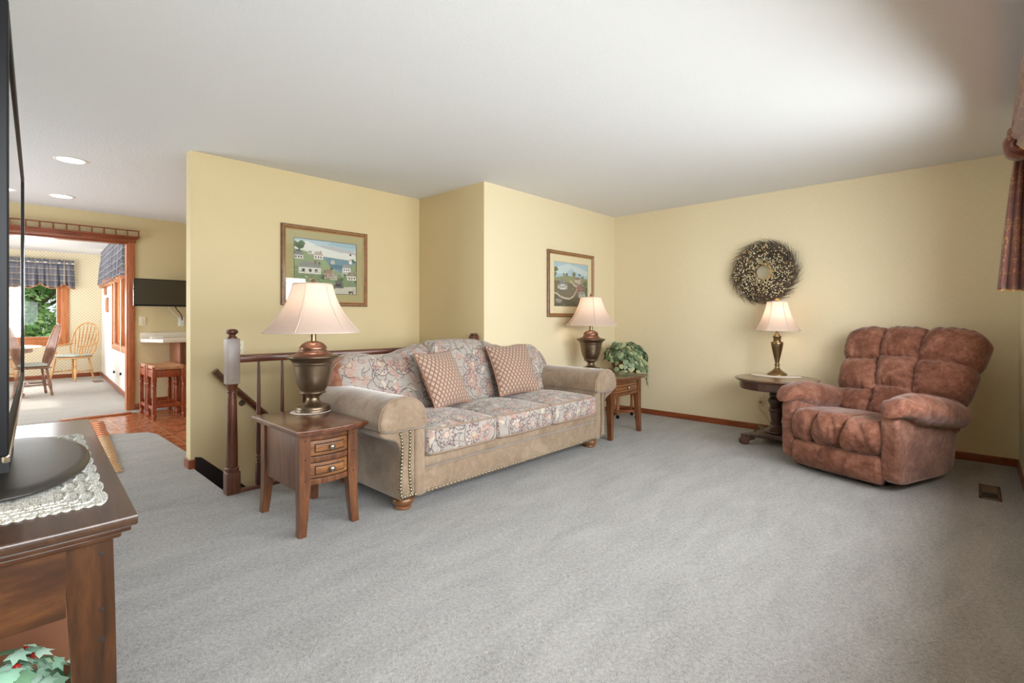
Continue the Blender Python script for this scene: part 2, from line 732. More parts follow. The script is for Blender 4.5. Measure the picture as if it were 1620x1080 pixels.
M['cord_gold'] = plain('cord_gold', C(196, 166, 104), 0.45)
M['vent_brown'] = plain('vent_brown', C(104, 84, 66), 0.4, 0.3)
M['chrome'] = plain('chrome', C(220, 222, 226), 0.12, 1.0)
M['laminate'] = plain('laminate', C(222, 208, 190), 0.3, var=0.05, vscale=60)
M['cabinet_wood'] = wood('cabinet_wood', C(104, 52, 26), C(136, 74, 42), C(158, 94, 58), rough=0.4)


def screen_mat(name, rough=0.03):
    g = G(name)
    return g.set(color=C(8, 8, 10), rough=rough, spec=0.9, coat=0.6, coat_rough=0.02)


M['screen'] = screen_mat('tv_screen')
M['screen_matte'] = screen_mat('matte_screen', 0.25)


def pane_mat(name, gloss):
    g = G(name)
    ge = g.n('ShaderNodeNewGeometry')
    dt = g.n('ShaderNodeVectorMath')
    dt.operation = 'DOT_PRODUCT'
    g.put(dt.inputs[0], ge.outputs['Incoming'])
    g.put(dt.inputs[1], ge.outputs['Normal'])
    cs = g.math('ABSOLUTE', dt.outputs['Value'])
    fac = g.math('ADD', g.math('MULTIPLY', g.math('POWER', g.math('SUBTRACT', 1.0, cs), 5.0), 0.96 * gloss), 0.04 * gloss)
    tr = g.n('ShaderNodeBsdfTransparent')
    tr.inputs[0].default_value = (1, 1, 1, 1)
    gl = g.n('ShaderNodeBsdfGlossy')
    gl.inputs['Roughness'].default_value = 0.0
    mx = g.n('ShaderNodeMixShader')
    g.nt.links.new(fac, mx.inputs[0])
    g.nt.links.new(tr.outputs[0], mx.inputs[1])
    g.nt.links.new(gl.outputs[0], mx.inputs[2])
    g.nt.links.new(mx.outputs[0], g.out.inputs[0])
    return g.m


M['pane'] = pane_mat('window_pane', 0.25)
M['picture_glass'] = pane_mat('picture_glass', 1.0)


def shade_mat(name, col, tcol, amount=0.5):
    g = G(name)
    d = g.n('ShaderNodeBsdfDiffuse')
    d.inputs[0].default_value = col
    t = g.n('ShaderNodeBsdfTranslucent')
    t.inputs[0].default_value = tcol
    mx = g.n('ShaderNodeMixShader')
    mx.inputs[0].default_value = amount
    g.nt.links.new(d.outputs[0], mx.inputs[1])
    g.nt.links.new(t.outputs[0], mx.inputs[2])
    g.nt.links.new(mx.outputs[0], g.out.inputs[0])
    return g.m


M['shade'] = shade_mat('lamp_shade_fabric', C(226, 206, 192), C(232, 208, 190), 0.40)
M['shade_trim'] = plain('lamp_shade_trim', C(208, 188, 172), 0.8)


def glow(name, col, s):
    g = G(name)
    return g.set(color=(0, 0, 0, 1), ecol=col, estr=s, rough=0.5)


M['spot_glow'] = glow('spot_glow', (1.0, 0.97, 0.92, 1), 6.0)
M['bulb'] = glow('bulb', (1.0, 0.8, 0.55, 1), 3.0)


# fabrics -----------------------------------------------------------
def velvet(name, dark, mid, light, sheen=0.5, scale=5.0, folds=0.0):
    g = G(name)
    co = g.coord()
    f = g.noise(co, scale, 4, 0.6, 0.7)
    f2 = g.noise(co, scale * 5, 4, 0.65, 0.6)
    t = g.math('ADD', g.math('MULTIPLY', f, 0.6), g.math('MULTIPLY', f2, 0.4))
    if folds:
        w = g.noise(g.scale(co, (1.0, 0.6, 1.7), rot=(0.3, 0.2, 0.4)), 9.0, 3, 0.55, 1.6)
        rd = g.math('SUBTRACT', 1.0, g.math('MINIMUM', g.math('MULTIPLY', g.math('ABSOLUTE', g.math('SUBTRACT', w, 0.5)), 9.0), 1.0))
        g.bump(g.math('MULTIPLY', rd, -1.0), folds, 0.010)
    else:
        g.bump(g.noise(co, 500, 2, 0.6), 0.12, 0.002)
    return g.set(color=g.ramp(t, [(0.36, dark), (0.5, mid), (0.64, light)]), rough=0.85, spec=0.15, sheen=sheen, sheen_rough=0.4)


M['velvet'] = velvet('taupe_velvet', C(128, 108, 88), C(144, 123, 102), C(160, 140, 118), 0.6)
M['microfibre'] = velvet('brown_microfibre', C(100, 61, 47), C(130, 85, 67), C(160, 112, 93), 0.3, 6.0, folds=0.2)
M['microfibre_flat'] = velvet('brown_microfibre_flat', C(104, 65, 52), C(134, 91, 74), C(166, 120, 102), 0.45, 6.0)
M['rust_side'] = velvet('rust_weave', C(126, 82, 62), C(150, 102, 80), C(172, 126, 104), 0.3, 14.0)


def floral():
    g = G('floral_fabric')
    co = g.coord('UV')
    base = g.ramp(g.noise(g.scale(co, 1.0), 55, 4, 0.7), [(0.3, C(154, 144, 135)), (0.7, C(176, 166, 157))])
    wob = g.n('ShaderNodeVectorMath')
    wob.operation = 'ADD'
    nz = g.n('ShaderNodeTexNoise')
    nz.inputs['Scale'].default_value = 9
    g.put(nz.inputs[0], co)
    g.put(wob.inputs[0], co)
    g.put(wob.inputs[1], g.vmath('SCALE', g.vmath('SUBTRACT', nz.outputs[1], (0.5, 0.5, 0.5)), None))
    wob.inputs[1].links[0].from_node.inputs['Scale'].default_value = 0.03
    cw = wob.outputs[0]

    def cell(s, loc, rnd):
        v = g.scale(cw, s, loc=loc)
        vn = g.vor(v, 1.0, rnd, '2D')
        d = g.vmath('SUBTRACT', v, vn.outputs['Position'])
        ds = g.sep(d)
        ang = g.math('ARCTAN2', ds[1], ds[0])
        return vn.outputs['Distance'], ang, g.sep(vn.outputs['Color'])

    col = base
    # curling stems: partial thin rings
    for s, loc, lo, hi in ((7.5, (0.3, 1.7, 0), 0.32, 0.37), (10.5, (2.1, 0.4, 0), 0.26, 0.315), (6.0, (5.3, 3.1, 0), 0.37, 0.41)):
        d, a, rc = cell(s, loc, 0.75)
        part = g.math('GREATER_THAN', g.math('SINE', g.math('ADD', a, g.math('MULTIPLY', rc[1], 6.28))), -0.45)
        m = g.math('MULTIPLY', g.band(d, lo, hi, 0.012), part)
        col = g.mix(g.math('MULTIPLY', m, 0.7), col, C(88, 78, 76))
    # pale and pink leaves
    for s, loc, c, th in ((9.5, (4.2, 2.2, 0), C(196, 182, 164), 0.5), (8.2, (1.2, 6.3, 0), C(176, 140, 126), 0.55), (11.0, (7.7, 1.3, 0), C(164, 128, 116), 0.62)):
        d, a, rc = cell(s, loc, 0.9)
        r2 = g.math('ADD', d, g.math('MULTIPLY', g.math('SINE', g.math('ADD', g.math('MULTIPLY', a, 2.0), g.math('MULTIPLY', rc[2], 6.28))), 0.12))
        m = g.math('MULTIPLY', g.band(r2, -1.0, 0.2, 0.02), g.math('GREATER_THAN', rc[0], th))
        col = g.mix(g.math('MULTIPLY', m, 0.8), col, c)
    # big flowers
    d, a, rc = cell(4.9, (0.15, 0.35, 0), 0.55)
    sn = g.math('SINE', g.math('MULTIPLY', a, 11.0))
    ring = g.band(d, 0.40, 0.425, 0.01)
    part = g.math('GREATER_THAN', g.math('SINE', g.math('ADD', a, g.math('MULTIPLY', rc[1], 6.28))), -0.3)
    col = g.mix(g.math('MULTIPLY', g.math('MULTIPLY', ring, part), 0.9), col, C(80, 70, 68))
    spike = g.math('MULTIPLY', g.band(g.math('ADD', d, g.math('MULTIPLY', sn, 0.05)), 0.25, 0.31, 0.015), g.math('GREATER_THAN', rc[0], 0.3))
    col = g.mix(g.math('MULTIPLY', spike, 0.85), col, C(108, 78, 84))
    petal = g.math('MULTIPLY', g.band(g.math('ADD', d, g.math('MULTIPLY', sn, 0.03)), 0.17, 0.26, 0.015), g.math('LESS_THAN', rc[0], 0.45))
    col = g.mix(g.math('MULTIPLY', petal, 0.7), col, C(182, 138, 124))
    core = g.band(g.math('ADD', d, g.math('MULTIPLY', g.math('SINE', g.math('MULTIPLY', a, 5.0)), 0.02)), -1.0, 0.12, 0.012)
    col = g.mix(g.math('MULTIPLY', g.math('MULTIPLY', core, g.math('GREATER_THAN', rc[0], 0.25)), 0.7), col, C(194, 168, 146))
    pin = g.band(d, 0.105, 0.13, 0.01)
    col = g.mix(g.math('MULTIPLY', pin, 0.7), col, C(112, 82, 86))
    g.bump(g.noise(co, 900, 2, 0.6), 0.15, 0.002)
    return g.set(color=col, rough=0.85, spec=0.15, sheen=0.2)


M['floral'] = floral()


def diamonds():
    g = G('diamond_fabric')
    s = g.sep(g.coord('UV'))
    u = g.math('MULTIPLY', s[0], 27.0)
    w = g.math('MULTIPLY', s[1], 19.0)
    a = g.math('ABSOLUTE', g.math('SUBTRACT', g.math('FRACT', g.math('ADD', u, w)), 0.5))
    b = g.math('ABSOLUTE', g.math('SUBTRACT', g.math('FRACT', g.math('SUBTRACT', u, w)), 0.5))
    d = g.math('MAXIMUM', a, b)
    col = g.ramp(d, [(0.0, C(142, 112, 96)), (0.08, C(188, 168, 148)), (0.24, C(180, 158, 138)), (0.29, C(148, 116, 101)), (0.41, C(152, 120, 105)), (0.45, C(116, 88, 76))], 'CONSTANT')
    g.bump(g.noise(g.coord(), 700, 2, 0.6), 0.12, 0.002)
    return g.set(color=col, rough=0.85, spec=0.15, sheen=0.2)


M['diamonds'] = diamonds()
M['cord_piping'] = plain('cord_piping', C(150, 112, 90), 0.85)
M['seat_piping'] = plain('seat_piping', C(150, 128, 108), 0.85)


def lace():
    g = G('lace')
    co = g.coord()
    vn = g.vor(co, 240, 0.7)
    vn2 = g.vor(co, 80, 0.5)
    t = g.math('ADD', g.math('MULTIPLY', vn.outputs['Distance'], 0.7), g.math('MULTIPLY', vn2.outputs['Distance'], 0.5))
    col = g.ramp(t, [(0.2, C(232, 230, 222)), (0.62, C(196, 194, 186)), (0.85, C(128, 122, 112))])
    g.bump(g.math('MULTIPLY', t, -1.0), 0.7, 0.004)
    return g.set(color=col, rough=0.9, spec=0.1)


M['lace'] = lace()
M['doily_white'] = plain('doily_white', C(226, 212, 198), 0.85, bump=0.3, bscale=300)


def jabot_mat():
    g = G('rust_damask')
    co = g.coord('UV')
    nz = g.noise(co, 16, 2, 0.5, 2.2)
    lines = g.band(nz, 0.5, 0.535, 0.012)
    nz2 = g.noise(co, 7, 2, 0.5, 1.0)
    m = g.math('MULTIPLY', lines, g.math('GREATER_THAN', nz2, 0.47))
    base = g.ramp(g.noise(co, 4, 3, 0.6), [(0.3, C(98, 50, 38)), (0.7, C(124, 68, 54))])
    return g.set(color=g.mix(m, base, C(198, 150, 84)), rough=0.5, sheen=0.3, spec=0.4)


M['damask'] = jabot_mat()
M['gold_trim'] = plain('gold_trim', C(206, 156, 70), 0.5)


def plaid():
    g = G('blue_plaid')
    s = g.sep(g.coord('UV'))

    def lines(x, f, w):
        return g.math('GREATER_THAN', g.math('FRACT', g.math('MULTIPLY', x, f)), 1 - w)
    u, w = s[0], s[1]
    col = g.mix(g.math('MULTIPLY', lines(u, 5.0, 0.45), 0.5), C(112, 114, 124), C(84, 86, 98))
    col = g.mix(g.math('MULTIPLY', lines(w, 9.0, 0.45), 0.4), col, C(84, 86, 98))
    col = g.mix(g.math('MULTIPLY', lines(w, 9.0, 0.1), 0.7), col, C(196, 180, 158))
    col = g.mix(g.math('MULTIPLY', lines(u, 5.0, 0.08), 0.6), col, C(190, 172, 150))
    return g.set(color=col, rough=0.85, sheen=0.2, spec=0.15)


M['plaid'] = plaid()
M['rust_trim'] = plain('rust_trim', C(176, 122, 86), 0.8)
M['seat_pad'] = plain('seat_pad', C(176, 182, 172), 0.9, var=0.1, vscale=30)


def leaf_mat(name):
    g = G(name)
    at = g.n('ShaderNodeVertexColor')
    at.layer_name = 'tint'
    return g.set(color=at.outputs[0], rough=0.55, spec=0.35)


M['leaf'] = leaf_mat('leaf')


def tree_leaf():
    g = G('tree_leaf')
    at = g.n('ShaderNodeVertexColor')
    at.layer_name = 'tint'
    d = g.n('ShaderNodeBsdfDiffuse')
    t = g.n('ShaderNodeBsdfTranslucent')
    mx = g.n('ShaderNodeMixShader')
    mx.inputs[0].default_value = 0.4
    for q in (d, t):
        g.nt.links.new(at.outputs[0], q.inputs[0])
    g.nt.links.new(d.outputs[0], mx.inputs[1])
    g.nt.links.new(t.outputs[0], mx.inputs[2])
    g.nt.links.new(mx.outputs[0], g.out.inputs[0])
    return g.m


M['tree_leaf'] = tree_leaf()


def print_mat():
    g = G('printed_paper')
    at = g.n('ShaderNodeVertexColor')
    at.layer_name = 'tint'
    f = g.noise(g.coord(), 160, 3, 0.7)
    col = g.mix(0.35, at.outputs[0], g.mix(1.0, at.outputs[0], g.ramp(f, [(0.3, (0.35, 0.35, 0.35, 1)), (0.7, (1.5, 1.5, 1.5, 1))]), 'MULTIPLY'))
    hs = g.n('ShaderNodeHueSaturation')
    hs.inputs['Saturation'].default_value = 0.72
    hs.inputs['Value'].default_value = 1.05
    g.put(hs.inputs['Color'], col)
    return g.set(color=hs.outputs[0], rough=0.8, spec=0.15)


M['print'] = print_mat()
M['mat_olive'] = plain('mat_olive', C(176, 164, 116), 0.85)
M['mat_cream'] = plain('mat_cream', C(226, 212, 176), 0.85)
M['ink_line'] = plain('ink_line', C(60, 70, 84), 0.8)


def wicker():
    g = G('wicker')
    co = g.coord()
    s = g.sep(co)
    ang = g.math('ARCTAN2', s[1], s[0])
    a = g.math('SINE', g.math('MULTIPLY', ang, 40))
    b = g.math('SINE', g.math('MULTIPLY', s[2], 420))
    t = g.math('MULTIPLY', a, b)
    g.bump(t, 0.8, 0.006)
    return g.set(color=g.ramp(g.math('ADD', g.math('MULTIPLY', t, 0.3), 0.5), [(0.2, C(100, 58, 28)), (0.8, C(186, 128, 76))]), rough=0.6)


M['wicker'] = wicker()
M['twig'] = plain('twig', C(112, 92, 76), 0.8, var=0.3, vscale=20)
M['twig_dark'] = plain('twig_dark', C(76, 66, 54), 0.85, var=0.3, vscale=20)
M['berry_cream'] = plain('berry_cream', C(214, 206, 170), 0.6, var=0.15, vscale=40)
M['berry_gold'] = plain('berry_gold', C(198, 160, 96), 0.6, var=0.15, vscale=40)
M['red_berry'] = plain('red_berry', C(176, 40, 30), 0.35)


def rush():
    g = G('woven_rush')
    co = g.coord()
    s = g.sep(co)
    t = g.math('SINE', g.math('MULTIPLY', s[1], 380))
    g.bump(t, 0.7, 0.005)
    return g.set(color=g.ramp(g.noise(g.scale(co, (4, 60, 4)), 4, 3), [(0.3, C(158, 104, 68)), (0.7, C(214, 164, 122))]), rough=0.6)


M['rush'] = rush()


def rug_mat():
    g = G('woven_rug')
    s = g.sep(g.coord('UV'))
    x = s[0]
    y = s[1]
    st = g.math('SINE', g.math('MULTIPLY', y, 130))
    z = g.math('SINE', g.math('ADD', g.math('MULTIPLY', x, 90), g.math('MULTIPLY', st, 1.2)))
    col = g.ramp(g.math('ADD', g.math('MULTIPLY', z, 0.4), 0.5), [(0.2, C(198, 158, 120)), (0.5, C(224, 200, 168)), (0.85, C(204, 164, 124))])
    col = g.mix(g.math('GREATER_THAN', y, 0.62), col, g.ramp(g.math('ADD', g.math('MULTIPLY', st, 0.5), 0.5), [(0.3, C(186, 88, 60)), (0.7, C(224, 180, 140))]))
    g.bump(z, 0.5, 0.004)
    return g.set(color=col, rough=0.95, spec=0.1)


M['rug'] = rug_mat()
M['grass'] = plain('grass', C(96, 128, 62), 0.9, var=0.3, vscale=3)
M['bark'] = plain('bark', C(92, 76, 60), 0.9, var=0.2)
# ------------------------------------------------------------------ the setting
H = 2.44
XR, YB, YL, XS, YK, YW, XE = 5.472, 3.370, 4.384, 3.186, 7.759, -0.233, 1.056
YK2 = YK + 0.11
YD = 12.95


def wall(name, axis, p0, p1, a0, a1, z0, z1, mat, holes=(), parent=None):
    """axis 'x': runs along x between a0 and a1, thickness p0..p1 in y; axis 'y': the other way. holes: (a, b, zlow, zhigh)"""
    m = MB()

    def bx(a, b, zl, zh):
        if b - a < 1e-6 or zh - zl < 1e-6:
            return
        if axis == 'x':
            m.box(a, b, p0, p1, zl, zh)
        else:
            m.box(p0, p1, a, b, zl, zh)
    cur = a0
    for (a, b, zl, zh) in sorted(holes):
        bx(cur, a, z0, z1)
        bx(a, b, z0, zl)
        bx(a, b, zh, z1)
        cur = b
    bx(cur, a1, z0, z1)
    return m, struct(m.build(name, mat))


# ceiling and floors
m = MB()
m.box(-2.6, 5.62, -0.4, 13.15, H, H + 0.16)
struct(m.build('ceiling', M['ceiling']))
WX0, WX1, WY0, WY1 = 1.075, XS, 3.565, YL      # stairwell opening
m = MB()
m.box(-2.6, WX0, YW, 4.5, -0.26, 0)
m.box(WX0, XR, YW, WY0, -0.26, 0)
m.box(XS, XR, WY0, YB + 0.6, -0.26, 0)


def runner_edge():
    # the carpet runs on into the hall and stops at the tiles with a soft, slightly wavy edge
    pts = [(-2.6, 4.5), (1.12, 4.5), (1.150, 4.62), (1.166, 5.0), (1.158, 5.5), (1.150, 5.95), (1.10, 6.12), (0.95, 6.20), (0.82, 6.29), (0.4, 6.33), (-2.6, 6.36)]
    return pts


m.prism(runner_edge(), -0.26, 0.0, axis='z')
struct(m.build('floor', M['carpet'], sharp=20))
m = MB()
m.box(-2.6, XS + 0.1, 4.5, YK2 - 0.33, -0.26, -0.008)
struct(m.build('floor_kitchen', M['tile']))
m = MB()
m.box(-2.6, 1.9, YK2 - 0.33, 13.1, -0.26, -0.002)
struct(m.build('floor_dining', M['carpet_cream']))
m = MB()
m.rbox(0.55, 1.196, 7.50, 7.57, -0.01, 0.010, 0.006)
struct(m.build('trim_1', M['oak_trim']))

# walls of the living room
wall('wall_right', 'y', XR, XR + 0.12, YW - 0.15, YB + 0.12, -0.26, H, M['linen_paper'])
wall('wall_window', 'x', YW - 0.15, YW, -0.6, XR, -0.26, H, M['linen_paper'], holes=[(-0.35, 4.10, 0.84, 1.96)])
wall('wall_back', 'x', YB, YB + 0.10, XS + 0.004, XR, -0.26, H, M['linen_paper'])
wall('wall_stair', 'y', XS, XS + 0.1, YB + 0.001, YL, -1.7, H, M['yellow_paint'])
wall('wall_left', 'x', YL, YL + 0.115, XE, XS + 0.1, -1.7, H, M['yellow_paint'])
wall('wall_kitchen', 'x', YK, YK2, -2.6, XS + 0.1, -0.26, H, M['yellow_paint'], holes=[(-1.05, 1.196, -0.26, 2.103)])
wall('wall_kitchen_right', 'y', XS, XS + 0.1, YL + 0.115, YK, -0.26, H, M['yellow_paint'])
wall('wall_behind_console', 'y', -0.6, -0.48, YW, 2.95, -0.26, H, M['yellow_paint'])
wall('wall_foyer_added', 'y', -2.6, -2.5, 2.85, YK, -0.26, H, M['yellow_paint'], holes=[(5.3, 7.3, 0.3, 2.1)])  # unseen wall, added to hold the opening for the foyer fill
wall('wall_foyer_near', 'x', 2.85, 2.95, -2.5, -0.48, -0.26, H, M['yellow_paint'])
# stairwell below the floor
m = MB()
m.box(WX0 - 0.1, XS, WY0 - 0.1, WY0, -1.7, -0.26)
m.box(WX0 - 0.1, WX0, WY0, YL, -1.7, -0.26)
struct(m.build('wall_stairwell', M['yellow_paint']))
# dining room beyond the opening
wall('wall_dining_far', 'x', YD, YD + 0.12, -2.1, 1.75, -0.26, H, M['dotted_paper'], holes=[(-0.12, 0.962, 0.74, 2.02)])
wall('wall_dining_left', 'y', -2.1, -2.0, YK2, YD, -0.26, H, M['dotted_paper'], holes=[(8.8, 11.8, 0.6, 2.1)])
DW = Vector((1.3115, 7.87))
DD = Vector((0.0497, 0.9988)).normalized()
DN = Vector((DD.y, -DD.x))                   # outward


def dpt(t, o, z):
    p = DW + DD * t + DN * o
    return (p.x, p.y, z)


DROT = Matrix.Rotation(math.atan2(DD.y, DD.x), 4, 'Z')
DMAT = Matrix.Translation((DW.x, DW.y, 0)) @ DROT      # local x along the wall, local -y outward
m = MB()
for (a, b, zl, zh) in ((0, 0.62, -0.26, H), (2.86, 5.25, -0.26, H), (0.62, 2.86, -0.26, 0.72), (0.62, 2.86, 2.02, H)):
    m.box(a, b, -0.12, 0.0, zl, zh)
m.xform(DMAT)
struct(m.build('wall_dining_right', M['white_wall']))

# baseboards
BB = M['trim_wood']
m = MB()
m.rbox(XR - 0.013, XR, YW + 0.012, YB - 0.012, -0.005, 0.062, 0.004)
struct(m.build('baseboard_right', BB))
m = MB()
m.rbox(XS, XR, YB - 0.013, YB, -0.005, 0.062, 0.004)
struct(m.build('baseboard_back', BB))
m = MB()
m.rbox(-0.45, XR, YW, YW + 0.013, -0.005, 0.062, 0.004)
struct(m.build('baseboard_window', BB))
m = MB()
m.rbox(XE - 0.014, XE + 0.07, YL - 0.014, YL + 0.001, -0.005, 0.068, 0.004)
m.rbox(XE - 0.014, XE, YL - 0.013, YL + 0.13, -0.005, 0.068, 0.004)
struct(m.build('baseboard_left', BB))
m = MB()
m.rbox(1.26, XS, YK - 0.013, YK, -0.01, 0.075, 0.004)
struct(m.build('baseboard_kitchen', BB))
m = MB()
m.rbox(-2.0, 1.54, YD - 0.014, YD, -0.005, 0.075, 0.004)
s0 = len(m.v)
m.rbox(0.0, 5.05, 0.0, 0.014, -0.005, 0.075, 0.004)
m.xform(DMAT, s0)
struct(m.build('baseboard_dining', BB))

# stair trim: the dark skirt board that runs down the wall, and the edge board under the balusters
m = MB()
m.prism([(1.085, 0.085), (1.13, 0.075), (2.35, -1.09), (2.35, -1.6), (1.085, -0.4)], YL - 0.018, YL - 0.001, axis='y')
struct(m.build('trim_2', M['dark_stringer']))
m = MB()
m.rbox(WX0 + 0.005, XS - 0.02, WY0 - 0.022, WY0 + 0.012, -0.2, 0.022, 0.004)
struct(m.build('trim_3', M['rail_wood_flat']))
# carpeted stairs going down
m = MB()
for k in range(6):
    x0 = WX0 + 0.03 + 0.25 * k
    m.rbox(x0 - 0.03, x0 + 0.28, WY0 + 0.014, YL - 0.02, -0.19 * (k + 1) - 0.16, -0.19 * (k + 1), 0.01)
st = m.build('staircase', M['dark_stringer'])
struct(st)

# casing of the dining opening with the spindle gallery on its head
m = MB()
m.rbox(1.196, 1.262, YK - 0.02, YK, -0.008, 2.11, 0.004)
m.rbox(1.18, 1.1965, YK - 0.005, YK2 + 0.005, -0.002, 2.103, 0.002)
m.rbox(-1.115, -1.05, YK - 0.02, YK, -0.008, 2.11, 0.004)
dr = struct(m.build('door_1', M['oak_trim']))
m = MB()
m.rbox(-1.05, 1.18, YK - 0.005, YK2 + 0.005, 2.085, 2.1035, 0.002)
m.rbox(-1.13, 1.275, YK - 0.028, YK, 2.103, 2.165, 0.005)
m.rbox(-1.15, 1.305, YK - 0.075, YK, 2.165, 2.183, 0.005)
m.rbox(-1.15, 1.290, YK - 0.055, YK, 2.150, 2.167, 0.005)
m.build('head_casing', M['trim_wood'], dr)
m = MB()
m.rbox(-1.15, 1.305, YK - 0.075, YK - 0.03, 2.247, 2.258, 0.004)
m.build('gallery_rail', M['trim_wood'], dr)
x = 1.293
while x > -1.14:
    m = MB()
    m.lathe([(0.006, 2.183), (0.009, 2.190), (0.006, 2.198), (0.0095, 2.212), (0.0095, 2.219), (0.006, 2.232), (0.009, 2.240), (0.006, 2.248)], (x, YK - 0.053, 0), 10)
    m.build('spindle', M['trim_wood'], dr)
    x -= 0.113

# windows -----------------------------------------------------------


def window_mesh(a0, a1, z0, z1, depth, casing, div, fr_mat, pane_at):
    """local: x along the wall, room towards -y, wall from y=0 to depth"""
    m = MB()
    c = casing
    for (x0, x1, zz0, zz1) in ((a0 - c, a0, z0 - c, z1 + c), (a1, a1 + c, z0 - c, z1 + c), (a0, a1, z1, z1 + c), (a0, a1, z0 - c, z0)):
        m.rbox(x0, x1, -0.02, 0.0, zz0, zz1, 0.005)
    t = 0.018
    m.box(a0, a0 + t, 0, depth, z0, z1)
    m.box(a1 - t, a1, 0, depth, z0, z1)
    m.box(a0, a1, 0, depth, z0, z0 + t)
    m.box(a0, a1, 0, depth, z1 - t, z1)
    w = (a1 - a0) / div
    s = 0.05
    p = MB()
    for i in range(div):
        x0, x1 = a0 + w * i + t, a0 + w * (i + 1) - t
        for (q0, q1, r0, r1) in ((x0, x0 + s, z0 + t, z1 - t), (x1 - s, x1, z0 + t, z1 - t), (x0 + s, x1 - s, z0 + t, z0 + t + s), (x0 + s, x1 - s, z1 - t - s, z1 - t)):
            m.rbox(q0, q1, pane_at - 0.02, pane_at + 0.02, r0, r1, 0.004)
        p.box(x0 + s - 0.004, x1 - s + 0.004, pane_at - 0.002, pane_at + 0.002, z0 + t + s - 0.004, z1 - t - s + 0.004)
        if i:
            m.rbox(a0 + w * i - 0.03, a0 + w * i + 0.03, -0.012, depth, z0, z1, 0.004)
    return m, p


def put_window(name, mat, M4, args):
    m, p = window_mesh(*args)
    m.xform(M4)
    p.xform(M4)
    w = struct(m.build(name, mat))
    p.build('pane', M['pane'], w)
    return w


Z4 = Matrix.Rotation(PI, 4, 'Z')
put_window('window_1', M['window_oak'], Matrix.Translation((0, YW, 0)) @ Z4, (-4.10, 0.35, 0.84, 1.96, 0.15, 0.06, 4, None, 0.09))
w2 = put_window('window_2', M['window_oak'], Matrix.Translation((0, YD, 0)), (-0.12, 0.962, 0.74, 2.02, 0.12, 0.105, 1, None, 0.07))
put_window('window_3', M['window_oak'], DMAT @ Matrix.Rotation(PI, 4, 'Z'), (-2.86, -0.62, 0.72, 2.02, 0.12, 0.08, 2, None, 0.07))
put_window('window_4_added', M['window_oak'], Matrix.Translation((-2.5, 0, 0)) @ Matrix.Rotation(R(90), 4, 'Z'), (5.3, 7.3, 0.3, 2.1, 0.1, 0.06, 2, None, 0.06))  # unseen foyer window, made up so the fill light can enter
put_window('window_5', M['window_oak'], Matrix.Translation((-2.0, 0, 0)) @ Matrix.Rotation(R(90), 4, 'Z'), (8.8, 11.8, 0.6, 2.1, 0.1, 0.06, 3, None, 0.06))

# outdoors seen through the panes
m = MB()
m.grid(lambda u, v: (lerp(-14, 20, u), lerp(-30, -0.7, v), -0.5), 6, 6)
struct(m.build('lawn', M['grass']))
m = MB()
m.grid(lambda u, v: (lerp(-16, 20, u), lerp(13.4, 46, v), -0.5 + 0.9 * v * v), 8, 8)
struct(m.build('lawn_back', M['grass']))


def tree(x, y, z0, h, rw, seed, label, n=9000):
    rnd = random.Random(seed)
    t = thing('tree', label, 'tree', (x, y, z0), group='trees beyond the dining window')
    m = MB()
    m.tube([(x, y, z0), (x + 0.06, y, z0 + h * 0.4), (x, y + 0.05, z0 + h * 0.8)], [0.16, 0.11, 0.04], 8)
    for k in range(7):
        a = rnd.uniform(0, 2 * PI)
        zz = z0 + h * rnd.uniform(0.25, 0.6)
        m.tube([(x, y, zz), (x + math.cos(a) * rw * 0.7, y + math.sin(a) * rw * 0.7, zz + h * 0.22)], [0.05, 0.015], 6)
    m.build('trunk', M['bark'], t)
    m = MB()
    cols = []
    clumps = []
    for k in range(60):
        a = rnd.uniform(0, 2 * PI)
        rr = rw * math.sqrt(rnd.random()) * 0.85
        clumps.append((x + math.cos(a) * rr, y + math.sin(a) * rr, z0 + h * (0.12 + 0.8 * rnd.random()), rnd.uniform(0.4, 0.8)))
    for k in range(n):
        cx, cy, cz, cr = clumps[k % len(clumps)]
        v = Vector((rnd.gauss(0, 1), rnd.gauss(0, 1), rnd.gauss(0, 1))).normalized() * cr * rnd.uniform(0.55, 1.0)
        p = Vector((cx, cy, cz)) + v
        nrm = (v.normalized() + Vector((rnd.uniform(-1, 1), rnd.uniform(-1, 1), rnd.uniform(-0.2, 1.2)))).normalized()
        u = nrm.orthogonal().normalized()
        u = Matrix.Rotation(rnd.uniform(0, 6.28), 3, nrm) @ u
        w = nrm.cross(u)
        s = rnd.uniform(0.05, 0.10)
        m.add([p - u * s, p - w * s * 0.55 + nrm * 0.01, p + u * s, p + w * s * 0.55 + nrm * 0.01], [(0, 1, 2, 3)])
        b = rnd.uniform(0.6, 1.3)
        c = rnd.choice([C(128, 172, 104), C(160, 196, 130), C(112, 156, 100), C(188, 212, 150)])
        cols.append(tuple(min(1, q * b) for q in c[:3]) + (1,))
    m.build('foliage', M['tree_leaf'], t, colors=cols)
    return t


tree(0.75, 17.6, -0.45, 4.2, 1.9, 3, 'leafy green tree outside the far dining window, the one nearest the glass')
tree(3.2, 21.5, -0.4, 5.0, 2.0, 5, 'leafy green tree behind the others, to the right of the far dining window view', 7000)
tree(-3.4, 22.0, -0.4, 5.0, 2.0, 8, 'leafy green tree at the left behind the far dining window', 6000)
# ------------------------------------------------------------------ end tables


def bow(xa, xb, yf, b, depth=0.02, n=10, ref=None):
    """outline (x, y) of a board whose front (towards -y) bows out by b"""
    r0, r1 = ref or (xa, xb)
    xm, hw = (r0 + r1) / 2, (r1 - r0) / 2
    front = [(xa + (xb - xa) * i / n, yf - b * (1 - ((xa + (xb - xa) * i / n - xm) / hw) ** 2)) for i in range(n + 1)]
    return front + [(xb, yf + depth), (xa, yf + depth)]


